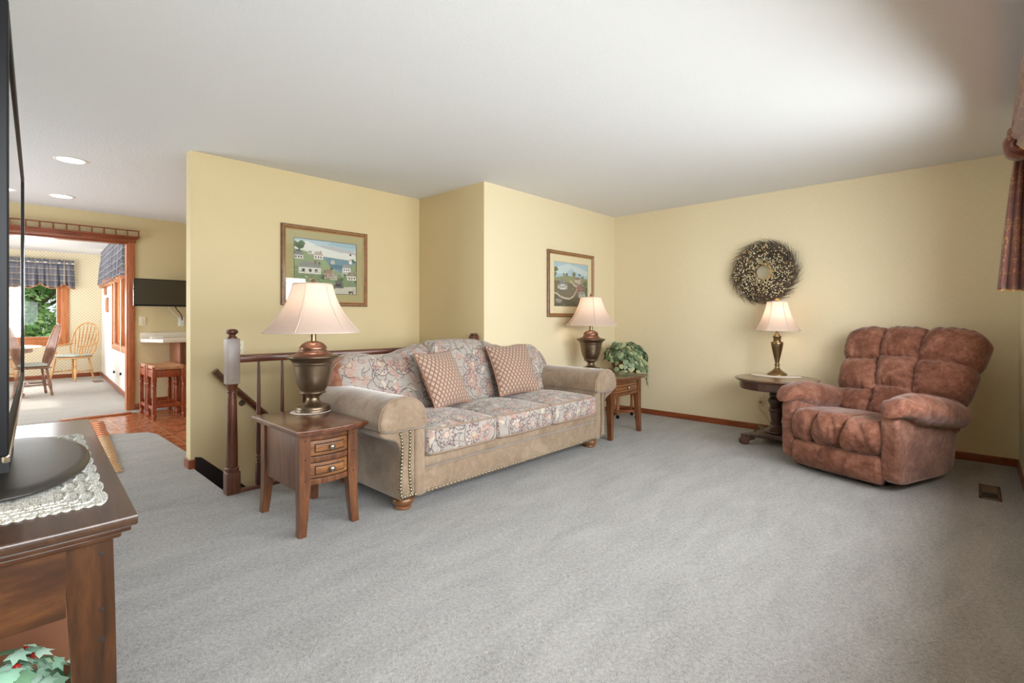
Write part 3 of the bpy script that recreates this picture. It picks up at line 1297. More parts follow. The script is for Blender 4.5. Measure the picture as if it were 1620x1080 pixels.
def end_table(x0, x1, y0, y1, zt, drawers, bottom, label):
    t = thing('end_table', label, 'end table', ((x0 + x1) / 2, (y0 + y1) / 2, 0), group=None)
    m = MB()
    m.prism(bow(x0, x1, y0 + 0.012, 0.026, y1 - y0 - 0.012), zt - 0.020, zt, axis='z', bev=0.004)
    m.prism(bow(x0 + 0.014, x1 - 0.014, y0 + 0.028, 0.022, y1 - y0 - 0.042), zt - 0.036, zt - 0.019, axis='z', bev=0.005)
    m.build('top', M['table_top'], t, sharp=30)
    a0, a1, b0, b1 = x0 + 0.036, x1 - 0.036, y0 + 0.062, y1 - 0.045
    w = 0.058
    zb = bottom
    for (cx, sx) in ((a0, -1), (a1, 1)):
        for (cy, sy) in ((b0, -1), (b1, 1)):
            px, py = cx - sx * w / 2, cy - sy * w / 2
            m = MB()
            secs = []
            for k in range(9):
                z = zb * k / 8
                f = 1 - k / 8
                ww = lerp(w, 0.040, f ** 0.9)
                flare = 0.006 * max(0, f - 0.35) / 0.65 * f
                secs.append((cx - sx * ww / 2 + sx * flare, cy - sy * ww / 2 + sy * flare * 0.7, z, ww, ww))
            secs.append((px, py, zt - 0.036, w, w))
            m.loft(secs)
            m.build('leg', M['table_wood'], t)
    for xs in (a0 + 0.010, a1 - 0.030):
        m = MB()
        m.rbox(xs, xs + 0.02, b0 + w - 0.004, b1 - w + 0.004, zb - 0.035, zt - 0.036, 0.002)
        m.build('side_panel', M['table_wood'], t)
    m = MB()
    m.rbox(a0 + w - 0.004, a1 - w + 0.004, b1 - 0.03, b1 - 0.012, zb, zt - 0.036, 0.002)
    m.build('back_panel', M['table_wood'], t)
    fx0, fx1 = a0 + w - 0.003, a1 - w + 0.003
    yf = b0 + 0.012
    ztop = zt - 0.036
    rails = MB()
    zs = []
    head, gap = 0.034, 0.030
    dh = (ztop - head - zb - gap * drawers) / drawers
    z = ztop - head
    rails.prism(bow(fx0, fx1, yf, 0.022, 0.03), z, ztop, axis='z', bev=0.002)
    for k in range(drawers):
        zs.append((z - dh, z))
        z -= dh
        rails.prism(bow(fx0, fx1, yf, 0.022, 0.03), z - gap, z, axis='z', bev=0.002)
        z -= gap
    rails.build('front_rail', M['table_wood'], t, sharp=30)
    m = MB()
    m.prism(bow(fx0, fx1, yf + 0.012, 0.020, 0.012), zb + 0.004, ztop - 0.004, axis='z')
    m.build('inner_front', M['seam_dark'], t)
    g = 0.005
    for (za, zc) in zs:
        m = MB()
        m.prism(bow(fx0 + g, fx1 - g, yf + 0.002, 0.022, 0.02, ref=(fx0, fx1)), za + g, zc - g, axis='z', bev=0.003)
        d = m.build('drawer', M['drawer_wood'], t, sharp=30)
        m = MB()
        m.prism(bow(fx0 + 0.026, fx1 - 0.026, yf + 0.0012, 0.022, 0.012, ref=(fx0, fx1)), za + 0.021, zc - 0.021, axis='z')
        m.build('panel_groove', M['seam_dark'], d)
        m = MB()
        m.prism(bow(fx0 + 0.031, fx1 - 0.031, yf - 0.002, 0.022, 0.012, ref=(fx0, fx1)), za + 0.026, zc - 0.026, axis='z', bev=0.003)
        m.build('raised_panel', M['drawer_wood'], d, sharp=30)
        m = MB()
        yk = yf - 0.024
        m.lathe([(0.006, 0), (0.006, 0.010), (0.012, 0.013), (0.0155, 0.018), (0.0155, 0.022), (0.011, 0.027), (0.0001, 0.029)], ((fx0 + fx1) / 2, yk + 0.002, (za + zc) / 2), 18, axis='y')
        m.build('knob', M['pewter'], d)
    for cx in (a0 + w / 2, a1 - w / 2):
        for zz in (ztop - 0.03, ztop - 0.13, zb + 0.03):
            m = MB()
            m.lathe([(0.004, 0), (0.004, 0.0015), (0.0001, 0.0016)], (cx, b0 + 0.0002, zz), 8, axis='y')
            m.build('peg', M['seam_dark'], t)
    return t


end_table(1.076, 1.480, 2.512, 3.160, 0.570, 2, 0.262, 'small brown wooden end table with two bowed drawers at the near end of the sofa')
end_table(3.985, 4.625, 2.450, 3.090, 0.584, 1, 0.400, 'brown wooden end table with a single drawer at the far end of the sofa')

# ------------------------------------------------------------------ table lamps


def shade(root, prof, panels, phase, bulb_z, power, soft=0.4):
    half = PI / panels

    def hexy(a, z):
        q = ((a - phase) % (2 * half)) - half
        return lerp(1.0, math.cos(half) / math.cos(q), soft)
    m = MB()
    sm = smooth_poly(prof, 2, closed=False)
    m.lathe(sm, (0, 0, 0), 48, mod=hexy, cap=False)
    sh = m.build('lamp_shade', M['shade'], root, off=False)
    m = MB()
    for k in range(panels):
        a = phase + 2 * half * k
        m.tube([(r * math.cos(a), r * math.sin(a), z) for r, z in sm], 0.0035, 6)
    for (r, z) in (sm[0], sm[-1]):
        pts = [(r * hexy(2 * PI * i / 48, z) * math.cos(2 * PI * i / 48), r * hexy(2 * PI * i / 48, z) * math.sin(2 * PI * i / 48), z) for i in range(49)]
        m.tube(pts, 0.0045, 6)
    m.build('shade_trim', M['shade_trim'], sh, off=False)
    m = MB()
    m.ball((0, 0, bulb_z), 0.03, 14, 10)
    m.build('bulb', M['bulb'], root, off=False)
    lamp('bulb_light', (0, 0, bulb_z + 0.04), power, (1.0, 0.84, 0.70), 0.04, root)


def urn_lamp(label, loc):
    t = thing('table_lamp', label, 'lamp', loc)
    m = MB()
    m.lathe(smooth_poly([(0.0001, 0), (0.104, 0.0), (0.105, 0.014), (0.099, 0.020), (0.099, 0.028), (0.092, 0.036), (0.060, 0.046), (0.042, 0.060), (0.036, 0.076), (0.036, 0.090), (0.050, 0.098),
                         (0.055, 0.106), (0.074, 0.112), (0.078, 0.119), (0.070, 0.126), (0.084, 0.148), (0.096, 0.180), (0.106, 0.222), (0.113, 0.270), (0.116, 0.292), (0.120, 0.296), (0.119, 0.303), (0.128, 0.316), (0.146, 0.330), (0.156, 0.337), (0.155, 0.345), (0.13, 0.346)], 1, False), (0, 0, 0), 48)
    m.build('urn_body', M['bronze_dark'], t, off=False, sharp=50)
    m = MB()
    m.lathe(smooth_poly([(0.154, 0.3455), (0.125, 0.352), (0.098, 0.360), (0.086, 0.372), (0.084, 0.380)], 1, False) + [(0.078, 0.382), (0.076, 0.388), (0.082, 0.392), (0.082, 0.398)] +
            smooth_poly([(0.080, 0.400), (0.070, 0.414), (0.052, 0.428), (0.028, 0.436), (0.019, 0.437)], 1, False), (0, 0, 0), 48)
    m.build('urn_lid', M['copper'], t, off=False, sharp=50)
    m = MB()
    m.lathe([(0.019, 0.436), (0.019, 0.56), (0.012, 0.565), (0.012, 0.60)], (0, 0, 0), 20)
    m.build('stem', M['bronze'], t, off=False)
    m = MB()
    for s in (-1, 1):
        m.tube([(0.012 * s, 0, 0.565), (0.055 * s, 0, 0.62), (0.055 * s, 0, 0.72), (0.008 * s, 0, 0.785)], 0.0025, 6)
    for k in range(3):
        a = 2 * PI * k / 3
        m.tube([(0, 0, 0.785), (0.110 * math.cos(a), 0.110 * math.sin(a), 0.790)], 0.002, 6)
    m.build('harp', M['bronze'], t, off=False)
    m = MB()
    m.lathe([(0.012, 0.785), (0.012, 0.794), (0.006, 0.800), (0.013, 0.808), (0.010, 0.820), (0.005, 0.827), (0.0055, 0.832), (0.0001, 0.836)], (0, 0, 0), 16)
    m.build('finial', M['copper'], t, off=False)
    shade(t, [(0.288, 0.492), (0.284, 0.496), (0.222, 0.560), (0.168, 0.645), (0.131, 0.730), (0.116, 0.792)], 6, R(43.35 - 90 + 32), 0.62, 2.1)
    return t


L1 = urn_lamp('bronze urn table lamp with bell shade on the two-drawer table by the stair railing', (1.395, 3.035, 0.573))
L2 = place_copy(L1, (4.47, 3.045, 0.5875), 0, 'bronze urn table lamp with bell shade beside the ivy basket')

t = thing('table_lamp', 'slim weathered brass table lamp with cream bell shade on the round table', 'lamp', (5.198, 1.402, 0.610))
t.scale = (1.0, 1.0, 1.075)
m = MB()
m.lathe(smooth_poly([(0.0001, 0), (0.086, 0), (0.087, 0.008), (0.080, 0.016), (0.058, 0.030), (0.036, 0.044), (0.022, 0.062), (0.018, 0.080), (0.024, 0.090), (0.024, 0.098), (0.016, 0.104), (0.022, 0.130), (0.034, 0.180), (0.046, 0.230), (0.054, 0.275),
                     (0.055, 0.290), (0.048, 0.298)], 1, False) + [(0.034, 0.300), (0.032, 0.312), (0.036, 0.318), (0.030, 0.326), (0.036, 0.334), (0.036, 0.346), (0.026, 0.352), (0.020, 0.366), (0.012, 0.370), (0.012, 0.43)], (0, 0, 0), 36)
m.build('lamp_body', M['brass_lamp'], t, off=False, sharp=50)
m = MB()
for s in (-1, 1):
    m.tube([(0.01 * s, 0, 0.43), (0.045 * s, 0, 0.48), (0.045 * s, 0, 0.58), (0.006 * s, 0, 0.65)], 0.0025, 6)
for k in range(3):
    a = 2 * PI * k / 3
    m.tube([(0, 0, 0.65), (0.084 * math.cos(a), 0.084 * math.sin(a), 0.655)], 0.002, 6)
m.build('harp', M['bronze'], t, off=False)
m = MB()
m.lathe([(0.010, 0.652), (0.010, 0.660), (0.006, 0.664), (0.018, 0.674), (0.018, 0.680), (0.0001, 0.690)], (0, 0, 0), 16)
m.build('finial', M['gold_plug'], t, off=False)
shade(t, [(0.196, 0.398), (0.193, 0.402), (0.160, 0.452), (0.126, 0.520), (0.102, 0.590), (0.086, 0.655)], 6, R(43.35 - 90 + 34), 0.50, 1.9)

# crocheted mat under the near lamp, oval mat under the slim lamp
m = MB()
m.lathe([(0.0001, 0.0), (0.115, 0.0), (0.119, 0.0015), (0.115, 0.003), (0.0001, 0.003)], (1.378, 3.030, 0.5703), 64, mod=lambda a, z: 1 + 0.025 * math.cos(22 * a))
tag(m.build('doily', M['doily_white']), 'small white crocheted doily under the urn lamp near the railing', 'doily')
m = MB()
m.lathe([(0.0001, 0.0), (0.208, 0.0), (0.212, 0.002), (0.208, 0.004), (0.0001, 0.004)], (5.14, 1.40, 0.6055), 64, mod=lambda a, z: 1 + 0.012 * math.cos(30 * a), sx=0.72, sy=1.05)
tag(m.build('doily', M['doily_white']), 'oval pale cloth mat under the slim brass lamp on the round table', 'doily')

# ------------------------------------------------------------------ sofa
SX = 2.722
so = thing('sofa', 'three-seat sofa with floral cushions, taupe velvet arms and nailhead trim', 'sofa', (SX, 2.92, 0))


def sxm(x):
    return 2 * SX - x


# base and front rail
m = MB()
m.rbox(1.79, sxm(1.79), 2.448, 3.36, 0.092, 0.30, 0.012)
m.cushion((SX, 2.47, 0.168), (SX - 1.80, 0.035, 0.078), 0.012, puff=(0, 0.006, 0), n=(30, 1, 4))
base = m.build('base', M['velvet'], so)
m = MB()
m.cushion((SX, 2.475, 0.282), (SX - 1.80, 0.045, 0.037), (0.02, 0.025, 0.025), puff=(0, 0.01, 0), n=(30, 1, 4))
m.build('front_band', M['velvet'], so)
m = MB()
m.tube([(1.805, 2.429, 0.2455), (sxm(1.805), 2.429, 0.2455)], 0.0045, 6)
m.build('welt', M['velvet'], base)

ARM_BODY = [(1.806, 0.092), (1.806, 0.52), (1.56, 0.525), (1.515, 0.515), (1.500, 0.497), (1.520, 0.472), (1.565, 0.455), (1.606, 0.440), (1.630, 0.415), (1.642, 0.37), (1.644, 0.31), (1.636, 0.24), (1.628, 0.17), (1.634, 0.12), (1.640, 0.092)]
ARM_ROLL = [(1.815, 0.500), (1.818, 0.555), (1.800, 0.622), (1.750, 0.672), (1.680, 0.697), (1.600, 0.694), (1.530, 0.664), (1.498, 0.612), (1.487, 0.556), (1.498, 0.506), (1.60, 0.498), (1.72, 0.498)]
nails = []


def arm(side):
    f = (lambda p: p) if side < 0 else (lambda p: (sxm(p[0]), p[1]))
    m = MB()
    m.prism([f(p) for p in ARM_BODY[:2] + smooth_poly(ARM_BODY[2:-1], 1, False) + ARM_BODY[-1:]], 2.440, 3.36, axis='y', bev=0.012, steps=10)
    a = m.build('arm', M['velvet'], so, sharp=30)
    m = MB()
    m.prism([f(p) for p in smooth_poly(ARM_ROLL, 2)], 2.405, 3.38, axis='y', bev=0.022, steps=10, nb=4)
    m.build('arm_roll', M['velvet'], a, sharp=50)
    m = MB()
    for yy, e in ((2.428, 0.002), (2.60, 0.0015)):
        pl = [f(p) for p in smooth_poly(ARM_ROLL, 2)]
        m.tube([(p[0], yy, p[1]) for p in pl + pl[:1]], 0.004 if e > 0.0018 else 0.0025, 6)
    m.build('welt', M['velvet'], a)
    # inner upright of the front panel, softly padded
    x0, x1 = sorted((f((1.735, 0))[0], f((1.812, 0))[0]))
    m = MB()
    m.cushion(((x0 + x1) / 2, 2.446, 0.293), ((x1 - x0) / 2, 0.022, 0.203), (0.025, 0.02, 0.01), n=(2, 1, 10))
    m.build('front_pad', M['velvet'], a)
    outer = [(1.640, 0.478), (1.648, 0.455), (1.652, 0.40), (1.652, 0.35), (1.647, 0.28), (1.641, 0.21), (1.640, 0.16), (1.645, 0.118)]
    inner = [(1.706, 0.482), (1.708, 0.44), (1.704, 0.36), (1.701, 0.28), (1.706, 0.20), (1.712, 0.15), (1.716, 0.118)]
    for line in (outer, inner):
        L = [Vector(f(p)) for p in line]
        acc = [0]
        for i in range(len(L) - 1):
            acc.append(acc[-1] + (L[i + 1] - L[i]).length)
        n = 19
        for k in range(n):
            s = acc[-1] * k / (n - 1)
            i = max(j for j in range(len(acc) - 1) if acc[j] <= s + 1e-9)
            q = L[i].lerp(L[i + 1], (s - acc[i]) / max(1e-9, acc[i + 1] - acc[i]))
            nails.append((q.x, 2.4395, q.y, a))
    for k in range(5):
        p = f((1.645 + 0.0142 * (k + 0.5) * 1.2, 0.106))
        nails.append((p[0], 2.4395, p[1], a))
    return a


arm(-1)
arm(1)
n_r = 66
for k in range(n_r):
    nails.append((1.742 + (sxm(1.742) - 1.742) * k / (n_r - 1), 2.4345, 0.104, base))
cy0 = Vector((0, 0, 1.1484))
nails.sort(key=lambda q: (Vector(q[:3]) - cy0).length)
m = MB()
m.lathe([(0.0105, 0.0), (0.0098, 0.004), (0.0068, 0.0075), (0.0001, 0.009)], (0, 0, 0), 10, axis='y')
first = None
rest = MB()
for i, (x, y, z, par) in enumerate(nails):
    if i < 100:
        if first is None:
            first = m.build('nail_head', M['nail'], par, off=False)
            o = first
        else:
            o = first.copy()
            COL.objects.link(o)
            o.parent = par
        o.location = (x - SX, y - 2.92, z)
    else:
        rest.lathe([(0.0105, 0.0), (0.0098, 0.004), (0.0068, 0.0075), (0.0001, 0.009)], (x, y, z), 8, axis='y')
o = rest.build('nail_head_row', M['nail'], so)
o['kind'] = 'stuff'
for (x, y) in ((1.730, 2.545), (sxm(1.730), 2.545), (1.74, 3.26), (sxm(1.74), 3.26)):
    m = MB()
    m.lathe(smooth_poly([(0.0001, 0), (0.048, 0.0), (0.053, 0.008), (0.048, 0.018), (0.052, 0.024), (0.066, 0.038), (0.068, 0.056), (0.058, 0.072), (0.045, 0.080), (0.045, 0.094)], 1, False), (x, y, 0), 28)
    m.build('foot', M['foot_wood'], so)

# seat cushions
XA, XB1, XB2, XC = 1.812, 2.412, 3.020, sxm(1.812)
for (xa, xb) in ((XA, XB1), (XB1, XB2), (XB2, XC)):
    cx, hx = (xa + xb) / 2, (xb - xa) / 2 - 0.003

    def wz(x, y, z, hx=hx):
        return [x, y - 0.006 * (1 - (x / hx) ** 2), z]
    m = MB()
    m.cushion((cx, 2.720, 0.400), (hx, 0.315, 0.080), (0.035, 0.035, 0.022), puff=(0.004, 0.012, 0.042), n=(14, 12, 4), warp=wz)
    c = m.build('seat_cushion', M['floral'], so, uv=True)
    m = MB()
    for zz in (0.473, 0.327):
        pts = []
        for i in range(25):
            x = -hx + 2 * hx * i / 24
            e = min(1.0, (hx - abs(x)) / 0.04)
            bl = 1 - (x / hx) ** 2
            pts.append((cx + x * 0.985, 2.412 - 0.011 * bl + 0.028 * (1 - e) ** 2, zz + (0.007 * bl if zz > 0.4 else 0)))
        m.tube(pts, 0.0055, 6)
    m.build('piping', M['seat_piping'], c)

# back


def back_top(x):
    d = abs(x - SX)
    pts = [(0, 0.972), (0.25, 0.966), (0.34, 0.948), (0.47, 0.915), (0.62, 0.880), (0.74, 0.880), (0.88, 0.900), (0.98, 0.894), (1.06, 0.850), (1.11, 0.79), (1.14, 0.72), (1.2, 0.66)]
    for (a, b), (c, e) in zip(pts, pts[1:]):
        if d <= c:
            s = (d - a) / (c - a)
            s = s * s * (3 - 2 * s)
            return lerp(b, e, s)
    return 0.66


pl = [(SX - 1.15 + 2.30 * i / 60, back_top(SX - 1.15 + 2.30 * i / 60) - 0.04) for i in range(61)]
m = MB()
m.prism(pl + [(SX + 1.15, 0.1), (SX - 1.15, 0.1)], 3.24, 3.405, axis='y', bev=0.03, nb=4)
m.build('back_frame', M['rust_side'], so, sharp=50)
for (xa, xb) in ((SX - 1.135, 2.418), (2.418, 3.026), (3.026, SX + 1.135)):
    cx, hx = (xa + xb) / 2, (xb - xa) / 2 - 0.002
    mid = abs(cx - SX) < 0.2

    def wb(x, y, z, cx=cx, hx=hx, mid=mid):
        t = (z / 0.25 + 1) / 2
        X = cx + x
        if mid:
            top = back_top(X) + 0.004 - 0.030 * max(0, abs(x) / hx - 0.82) / 0.18
        else:
            top = back_top(X)
        zz = 0.45 + t * (top - 0.45)
        bulge = 0.03 * math.sin(PI * min(1, max(0, t))) * (1 - (x / hx) ** 4)
        return [x, y + 0.185 * t - (bulge if y < 0 else 0), zz]
    m = MB()
    m.cushion((cx, 3.105, 0), (hx, 0.10, 0.25), (0.05, 0.075, 0.07), n=(22, 4, 16), warp=wb, k=4)
    c = m.build('back_cushion', [M['floral'], M['rust_side']], so, uv=True)
    for pg in c.data.polygons:
        if (pg.normal.x < -0.55 and cx < SX - 0.5) or (pg.normal.x > 0.55 and cx > SX + 0.5):
            pg.material_index = 1
    m = MB()
    pts = []
    for i in range(33):
        x = hx * (-1 + 2 * i / 32) * 0.985
        X = cx + x
        e = max(0, abs(x) / hx - 0.9) / 0.1
        t = wb(x, 0.02, 0.25 - 0.05 * e * e)
        pts.append((X, 3.105 + 0.185 - 0.05, t[2] - 0.006))
    m.tube(pts, 0.005, 6)
    m.build('piping', M['seat_piping'], c)


def pillow(label, loc, size, yaw, lean, roll=0.0):
    t = thing('throw_pillow', label, 'pillow', loc, group=None)
    t.rotation_euler = Euler((lean, roll, yaw), 'XYZ')
    a = size / 2
    N = 18

    def out(u, v):
        k = 1 - 0.075 * (1 - v * v)
        l = 1 - 0.075 * (1 - u * u)
        return a * u * k, a + a * v * l

    def surf(s):
        def fn(p, q):
            u, v = -1 + 2 * p, -1 + 2 * q
            u, v = math.sin(u * PI / 2), math.sin(v * PI / 2)
            x, z = out(u, v)
            th = 0.085 * (max(0, 1 - u ** 2) ** 0.5) * (max(0, 1 - v ** 2) ** 0.5)
            th *= 1 + 0.10 * noise.noise(Vector((x * 9, z * 9, s * 3.0)))
            return (x, -s * th, z)
        return fn
    m = MB()
    m.grid(surf(1), N, N)
    m.grid(surf(-1), N, N, flip=True)
    m.build('pillow_cover', M['diamonds'], t, off=False, uv=True, sharp=80)
    m = MB()
    ring = []
    for (u0, v0, u1, v1) in ((-1, -1, 1, -1), (1, -1, 1, 1), (1, 1, -1, 1), (-1, 1, -1, -1)):
        for i in range(12):
            x, z = out(lerp(u0, u1, i / 12), lerp(v0, v1, i / 12))
            ring.append((x, 0, z))
    m.tube(ring + ring[:1], 0.0055, 6)
    m.build('piping', M['cord_piping'], t, off=False)
    return t


pillow('diamond-patterned throw pillow leaning on the left and middle back cushions of the sofa', (2.375, 2.835, 0.503), 0.44, R(14), R(-27), 0)
pillow('diamond-patterned throw pillow leaning on the right back cushion of the sofa', (3.135, 2.85, 0.505), 0.46, R(-7), R(-27), 0)
# ------------------------------------------------------------------ recliner
rc = thing('recliner', 'brown overstuffed microfibre recliner with a tufted back in the corner', 'armchair', (4.178, 0.757, 0), R(-110))


def wr(x, y, z, a, f=9.0):
    """small gathered creases"""
    n = noise.noise(Vector((x * f, y * f, z * f)))
    return a * (abs(n) ** 0.6) * -1 + a * 0.4


def ridged(p, sc, seed):
    q = Vector((p[0] * sc[0] + seed, p[1] * sc[1], p[2] * sc[2]))
    return 1 - min(1.0, 3.2 * abs(noise.noise(q)))


MF = M['microfibre']
m = MB()
m.rbox(-0.27, 0.27, 0.16, 0.68, 0.0, 0.07, 0.01)
m.build('base', M['black_plastic'], rc, off=False)
# side panels: upright fronts with rounded heads, rising from just above the carpet
for s in (-1, 1):
    prof = smooth_poly([(0.004, 0.05), (0.30, 0.045), (0.56, 0.04), (0.70, 0.05), (0.765, 0.08), (0.785, 0.20), (0.795, 0.36), (0.74, 0.42), (0.45, 0.465), (0.22, 0.492), (0.13, 0.522), (0.05, 0.520), (-0.004, 0.485), (0.0, 0.40), (0.0, 0.2)], 2)
    m = MB()
    m.prism(prof, 0.300 * s, 0.402 * s, axis='x', bev=0.022, steps=4, nb=4) if s > 0 else m.prism(prof, -0.402, -0.300, axis='x', bev=0.022, steps=4, nb=4)
    pan = m.build('side_panel', M['microfibre_flat'], rc, off=False, sharp=60)
    m = MB()
    m.tube([(0.4025 * s, 0.13, 0.405), (0.4035 * s, 0.35, 0.392), (0.403 * s, 0.60, 0.385), (0.40 * s, 0.76, 0.38)], 0.0025, 6)
    m.build('side_seam', M['microfibre_flat'], pan, off=False)

    def wa(x, y, z, s=s):
        # padded arm: thick front that hooks down over the panel head, sagging towards the back
        t = (y / 0.46 + 1) / 2
        tt = max(0.0, min(1.0, t))
        e = min(1.0, tt / 0.34)
        h = 0.052 + 0.056 * e * e * (3 - 2 * e) - 0.020 * max(0.0, tt - 0.7) / 0.3
        keys = ((0.0, 0.552), (0.12, 0.556), (0.35, 0.535), (0.6, 0.502), (0.85, 0.462), (1.0, 0.440))
        for (a0_, b0_), (a1_, b1_) in zip(keys, keys[1:]):
            if tt <= a1_:
                zc = lerp(b0_, b1_, (tt - a0_) / (a1_ - a0_))
                break
        hook = 0.045 * max(0.0, 1 - tt / 0.10) ** 2
        zz = zc + z / 0.088 * h - hook
        xx = x * (0.86 + 0.22 * math.sin(PI * min(1, tt * 0.8 + 0.15))) + 0.022 * s * tt
        near = max(0.0, 1 - tt / 0.55)
        l = math.sqrt(x * x + z * z) + 1e-6
        fade = min(1.0, l / 0.05) ** 2
        ang = math.atan2(z, x * s)
        c = ridged((ang * 0.22, y + 0.10 * math.sin(ang) - 0.06 * ang, 0), (5, 10, 1), 3.3 * s) * 0.014 * near * (0.5 + 0.5 * math.sin(ang * 2.0 + y * 30))
        c += ridged((x, y, z), (4, 5, 4), 9.1 * s) * 0.004
        c *= fade
        return [xx - x / l * c, y, zz - z / l * c]
    m = MB()
    m.cushion((0.372 * s, 0.425, 0.0), (0.108, 0.46, 0.088), (0.10, 0.13, 0.085), puff=(0.0, 0.0, 0.0), n=(8, 70, 6), k=8, warp=wa)
    m.build('armrest', MF, rc, off=False, sharp=180)

# seat with the front roll gathered into three lobes


def crease(x, lines, w):
    return sum(math.exp(-((x - l) / w) ** 2) for l in lines)


def wseat(x, y, z):
    front = max(0.0, min(1.0, (-y + 0.05) / 0.35))
    lx = x + 0.05 * (0.3 - y) - 0.02 * math.sin(z * 14)
    c = crease(lx, (-0.115, 0.105), 0.013) * 0.016 * front
    c += ridged((x + 0.25 * z, y * 0.5 + z, z), (11, 3, 3), 1.7) * 0.009 * front * (0.4 + crease(lx, (-0.115, 0.105), 0.07)) + ridged((x, y, z), (6, 4, 4), 7.7) * 0.004
    f = 1 - c / 0.12
    yy = y - (0.02 * (1 - (x / 0.31) ** 2) if y < 0 else 0)
    return [x, yy * f if y < 0 else yy, z * f - 0.05 * max(0, (y + 0.3) / 0.66)]


m = MB()
m.cushion((0, 0.275, 0.345), (0.312, 0.335, 0.125), (0.05, 0.12, 0.11), puff=(0, 0.0, 0.015), n=(60, 22, 8), k=10, warp=wseat)
m.build('seat', MF, rc, off=False, sharp=180)


def wfoot(x, y, z):
    lx = x - 0.02 * math.sin(z * 20)
    c = crease(lx, (-0.10, 0.085), 0.012) * 0.010 + ridged((x, y, z), (16, 4, 6), 4.1) * 0.006
    yy = y + (c if y < 0 else 0) - (0.016 * (1 - (x / 0.31) ** 2) if y < 0 else 0) + (0.04 * max(0, -z / 0.10) ** 1.5 if y < 0 else 0)
    return [x, yy, z]


m = MB()
m.cushion((0, 0.03, 0.124), (0.308, 0.06, 0.098), (0.03, 0.05, 0.045), puff=(0, 0.01, 0), n=(50, 2, 14), k=5, warp=wfoot)
m.build('footrest', MF, rc, off=False, sharp=180)

# tufted back
CB = (-1.0, -0.30, 0.30, 1.0)
RBS = ((-1.0, -0.42, 0.26, 1.0), (-1.0, -0.30, 0.34, 1.0), (-1.0, -0.38, 0.30, 1.0))
BH, BW, BT = 0.40, 0.43, 0.105


def cell(t, edges):
    for i in range(3):
        if t <= edges[i + 1] or i == 2:
            return i, (t - edges[i]) / (edges[i + 1] - edges[i])


def wback(x, y, z):
    u, v = x / BW, z / BH
    uu = u + 0.05 * math.sin(v * 3.0) * (1 - abs(u))
    i, a = cell(max(-1, min(1, uu)), CB)
    k, b = cell(max(-1, min(1, v)), RBS[i])
    ea, eb = abs(2 * a - 1), abs(2 * b - 1)
    ba = max(0, 1 - ea ** 3.6) ** 0.5
    bb = max(0, 1 - eb ** 3.6) ** 0.5
    if (i == 0 and a < 0.5) or (i == 2 and a > 0.5):
        ba = max(ba, 0.75)
    if k == 2 and b > 0.5:
        bb = max(bb, 0.8)
    if k == 0 and b < 0.5:
        bb = max(bb, 0.7)
    bul = ba * bb
    fr = max(0.0, min(1.0, (-y / BT + 0.6) / 1.2))
    sd = 0.070 * bul * fr
    # creases that fan out of the seam crossings
    seam = (1 - ba) + (1 - bb)
    cr = ridged((x, 0, z * 0.4), (15, 1, 5), 2.0 + i) * math.exp(-((1 - eb) / 0.40) ** 2) * 0.020 + ridged((x * 0.4, 0, z), (5, 1, 15), 5.0 + k) * math.exp(-((1 - ea) / 0.35) ** 2) * 0.016
    sd -= cr * fr
    # outline bulges between the tufts
    ox = 0.0
    if abs(u) > 0.75:
        ox = 0.036 * (bb - 0.5) * (1 if u > 0 else -1) * (abs(u) - 0.75) * 4
    oz = 0.030 * (ba - 0.4) * max(0, v - 0.6) / 0.4
    w = 1.0 + (0.115 if x > 0 else 0.05) * v
    X = (x + ox) * w
    Z = z + oz - 0.028 * max(0, abs(u) - 0.55) ** 2 * (1 if v > 0 else 0) * 5 * max(0, v)
    Y = y - sd - 0.03 * (1 - (u * u)) * fr * 0.3 + 0.05 * u * u * 0.5
    return [X, Y, Z]


m = MB()
m.cushion((0, 0, 0), (BW, BT, BH), (0.075, 0.09, 0.075), n=(96, 3, 90), k=6, warp=wback)
m.xform(Matrix.Translation((0.018, 0.885, 0.675)) @ Matrix.Rotation(R(-27), 4, 'X'))
m.build('backrest', MF, rc, off=False, sharp=180)

# ------------------------------------------------------------------ round pedestal table
RX, RY, RZ = 4.985, 1.352, 0.605
t = thing('pedestal_table', 'dark round wooden pedestal table with a scroll-footed base beside the recliner', 'side table', (RX, RY, 0))
m = MB()
m.lathe(smooth_poly([(0.0001, RZ - 0.034), (0.318, RZ - 0.034), (0.330, RZ - 0.028), (0.335, RZ - 0.020), (0.346, RZ - 0.016), (0.349, RZ - 0.008), (0.344, RZ), (0.330, RZ), (0.0001, RZ)], 1, False), (RX, RY, 0), 72)
m.build('top', M['round_top'], t)
m = MB()
m.lathe([(0.0001, 0.505), (0.302, 0.505), (0.308, 0.510), (0.308, 0.572), (0.0001, 0.572)], (RX, RY, 0), 72)
m.build('apron', M['round_wood'], t)
m = MB()
m.lathe(smooth_poly([(0.0001, 0.10), (0.100, 0.10), (0.104, 0.112), (0.094, 0.124), (0.072, 0.138), (0.056, 0.156), (0.044, 0.176)], 1, False) + [(0.050, 0.180), (0.050, 0.192), (0.042, 0.196)] +
        smooth_poly([(0.042, 0.198), (0.048, 0.240), (0.054, 0.282), (0.050, 0.292)], 1, False) + [(0.060, 0.296), (0.064, 0.306), (0.060, 0.316), (0.056, 0.322), (0.060, 0.330), (0.054, 0.340)] +
        smooth_poly([(0.048, 0.344), (0.056, 0.362), (0.068, 0.385), (0.068, 0.405), (0.054, 0.424), (0.048, 0.434)], 1, False) + [(0.056, 0.440), (0.058, 0.456), (0.050, 0.462), (0.060, 0.480), (0.070, 0.506)], (RX, RY, 0), 40)
m.build('pedestal', M['round_wood'], t, sharp=50)
pl = []
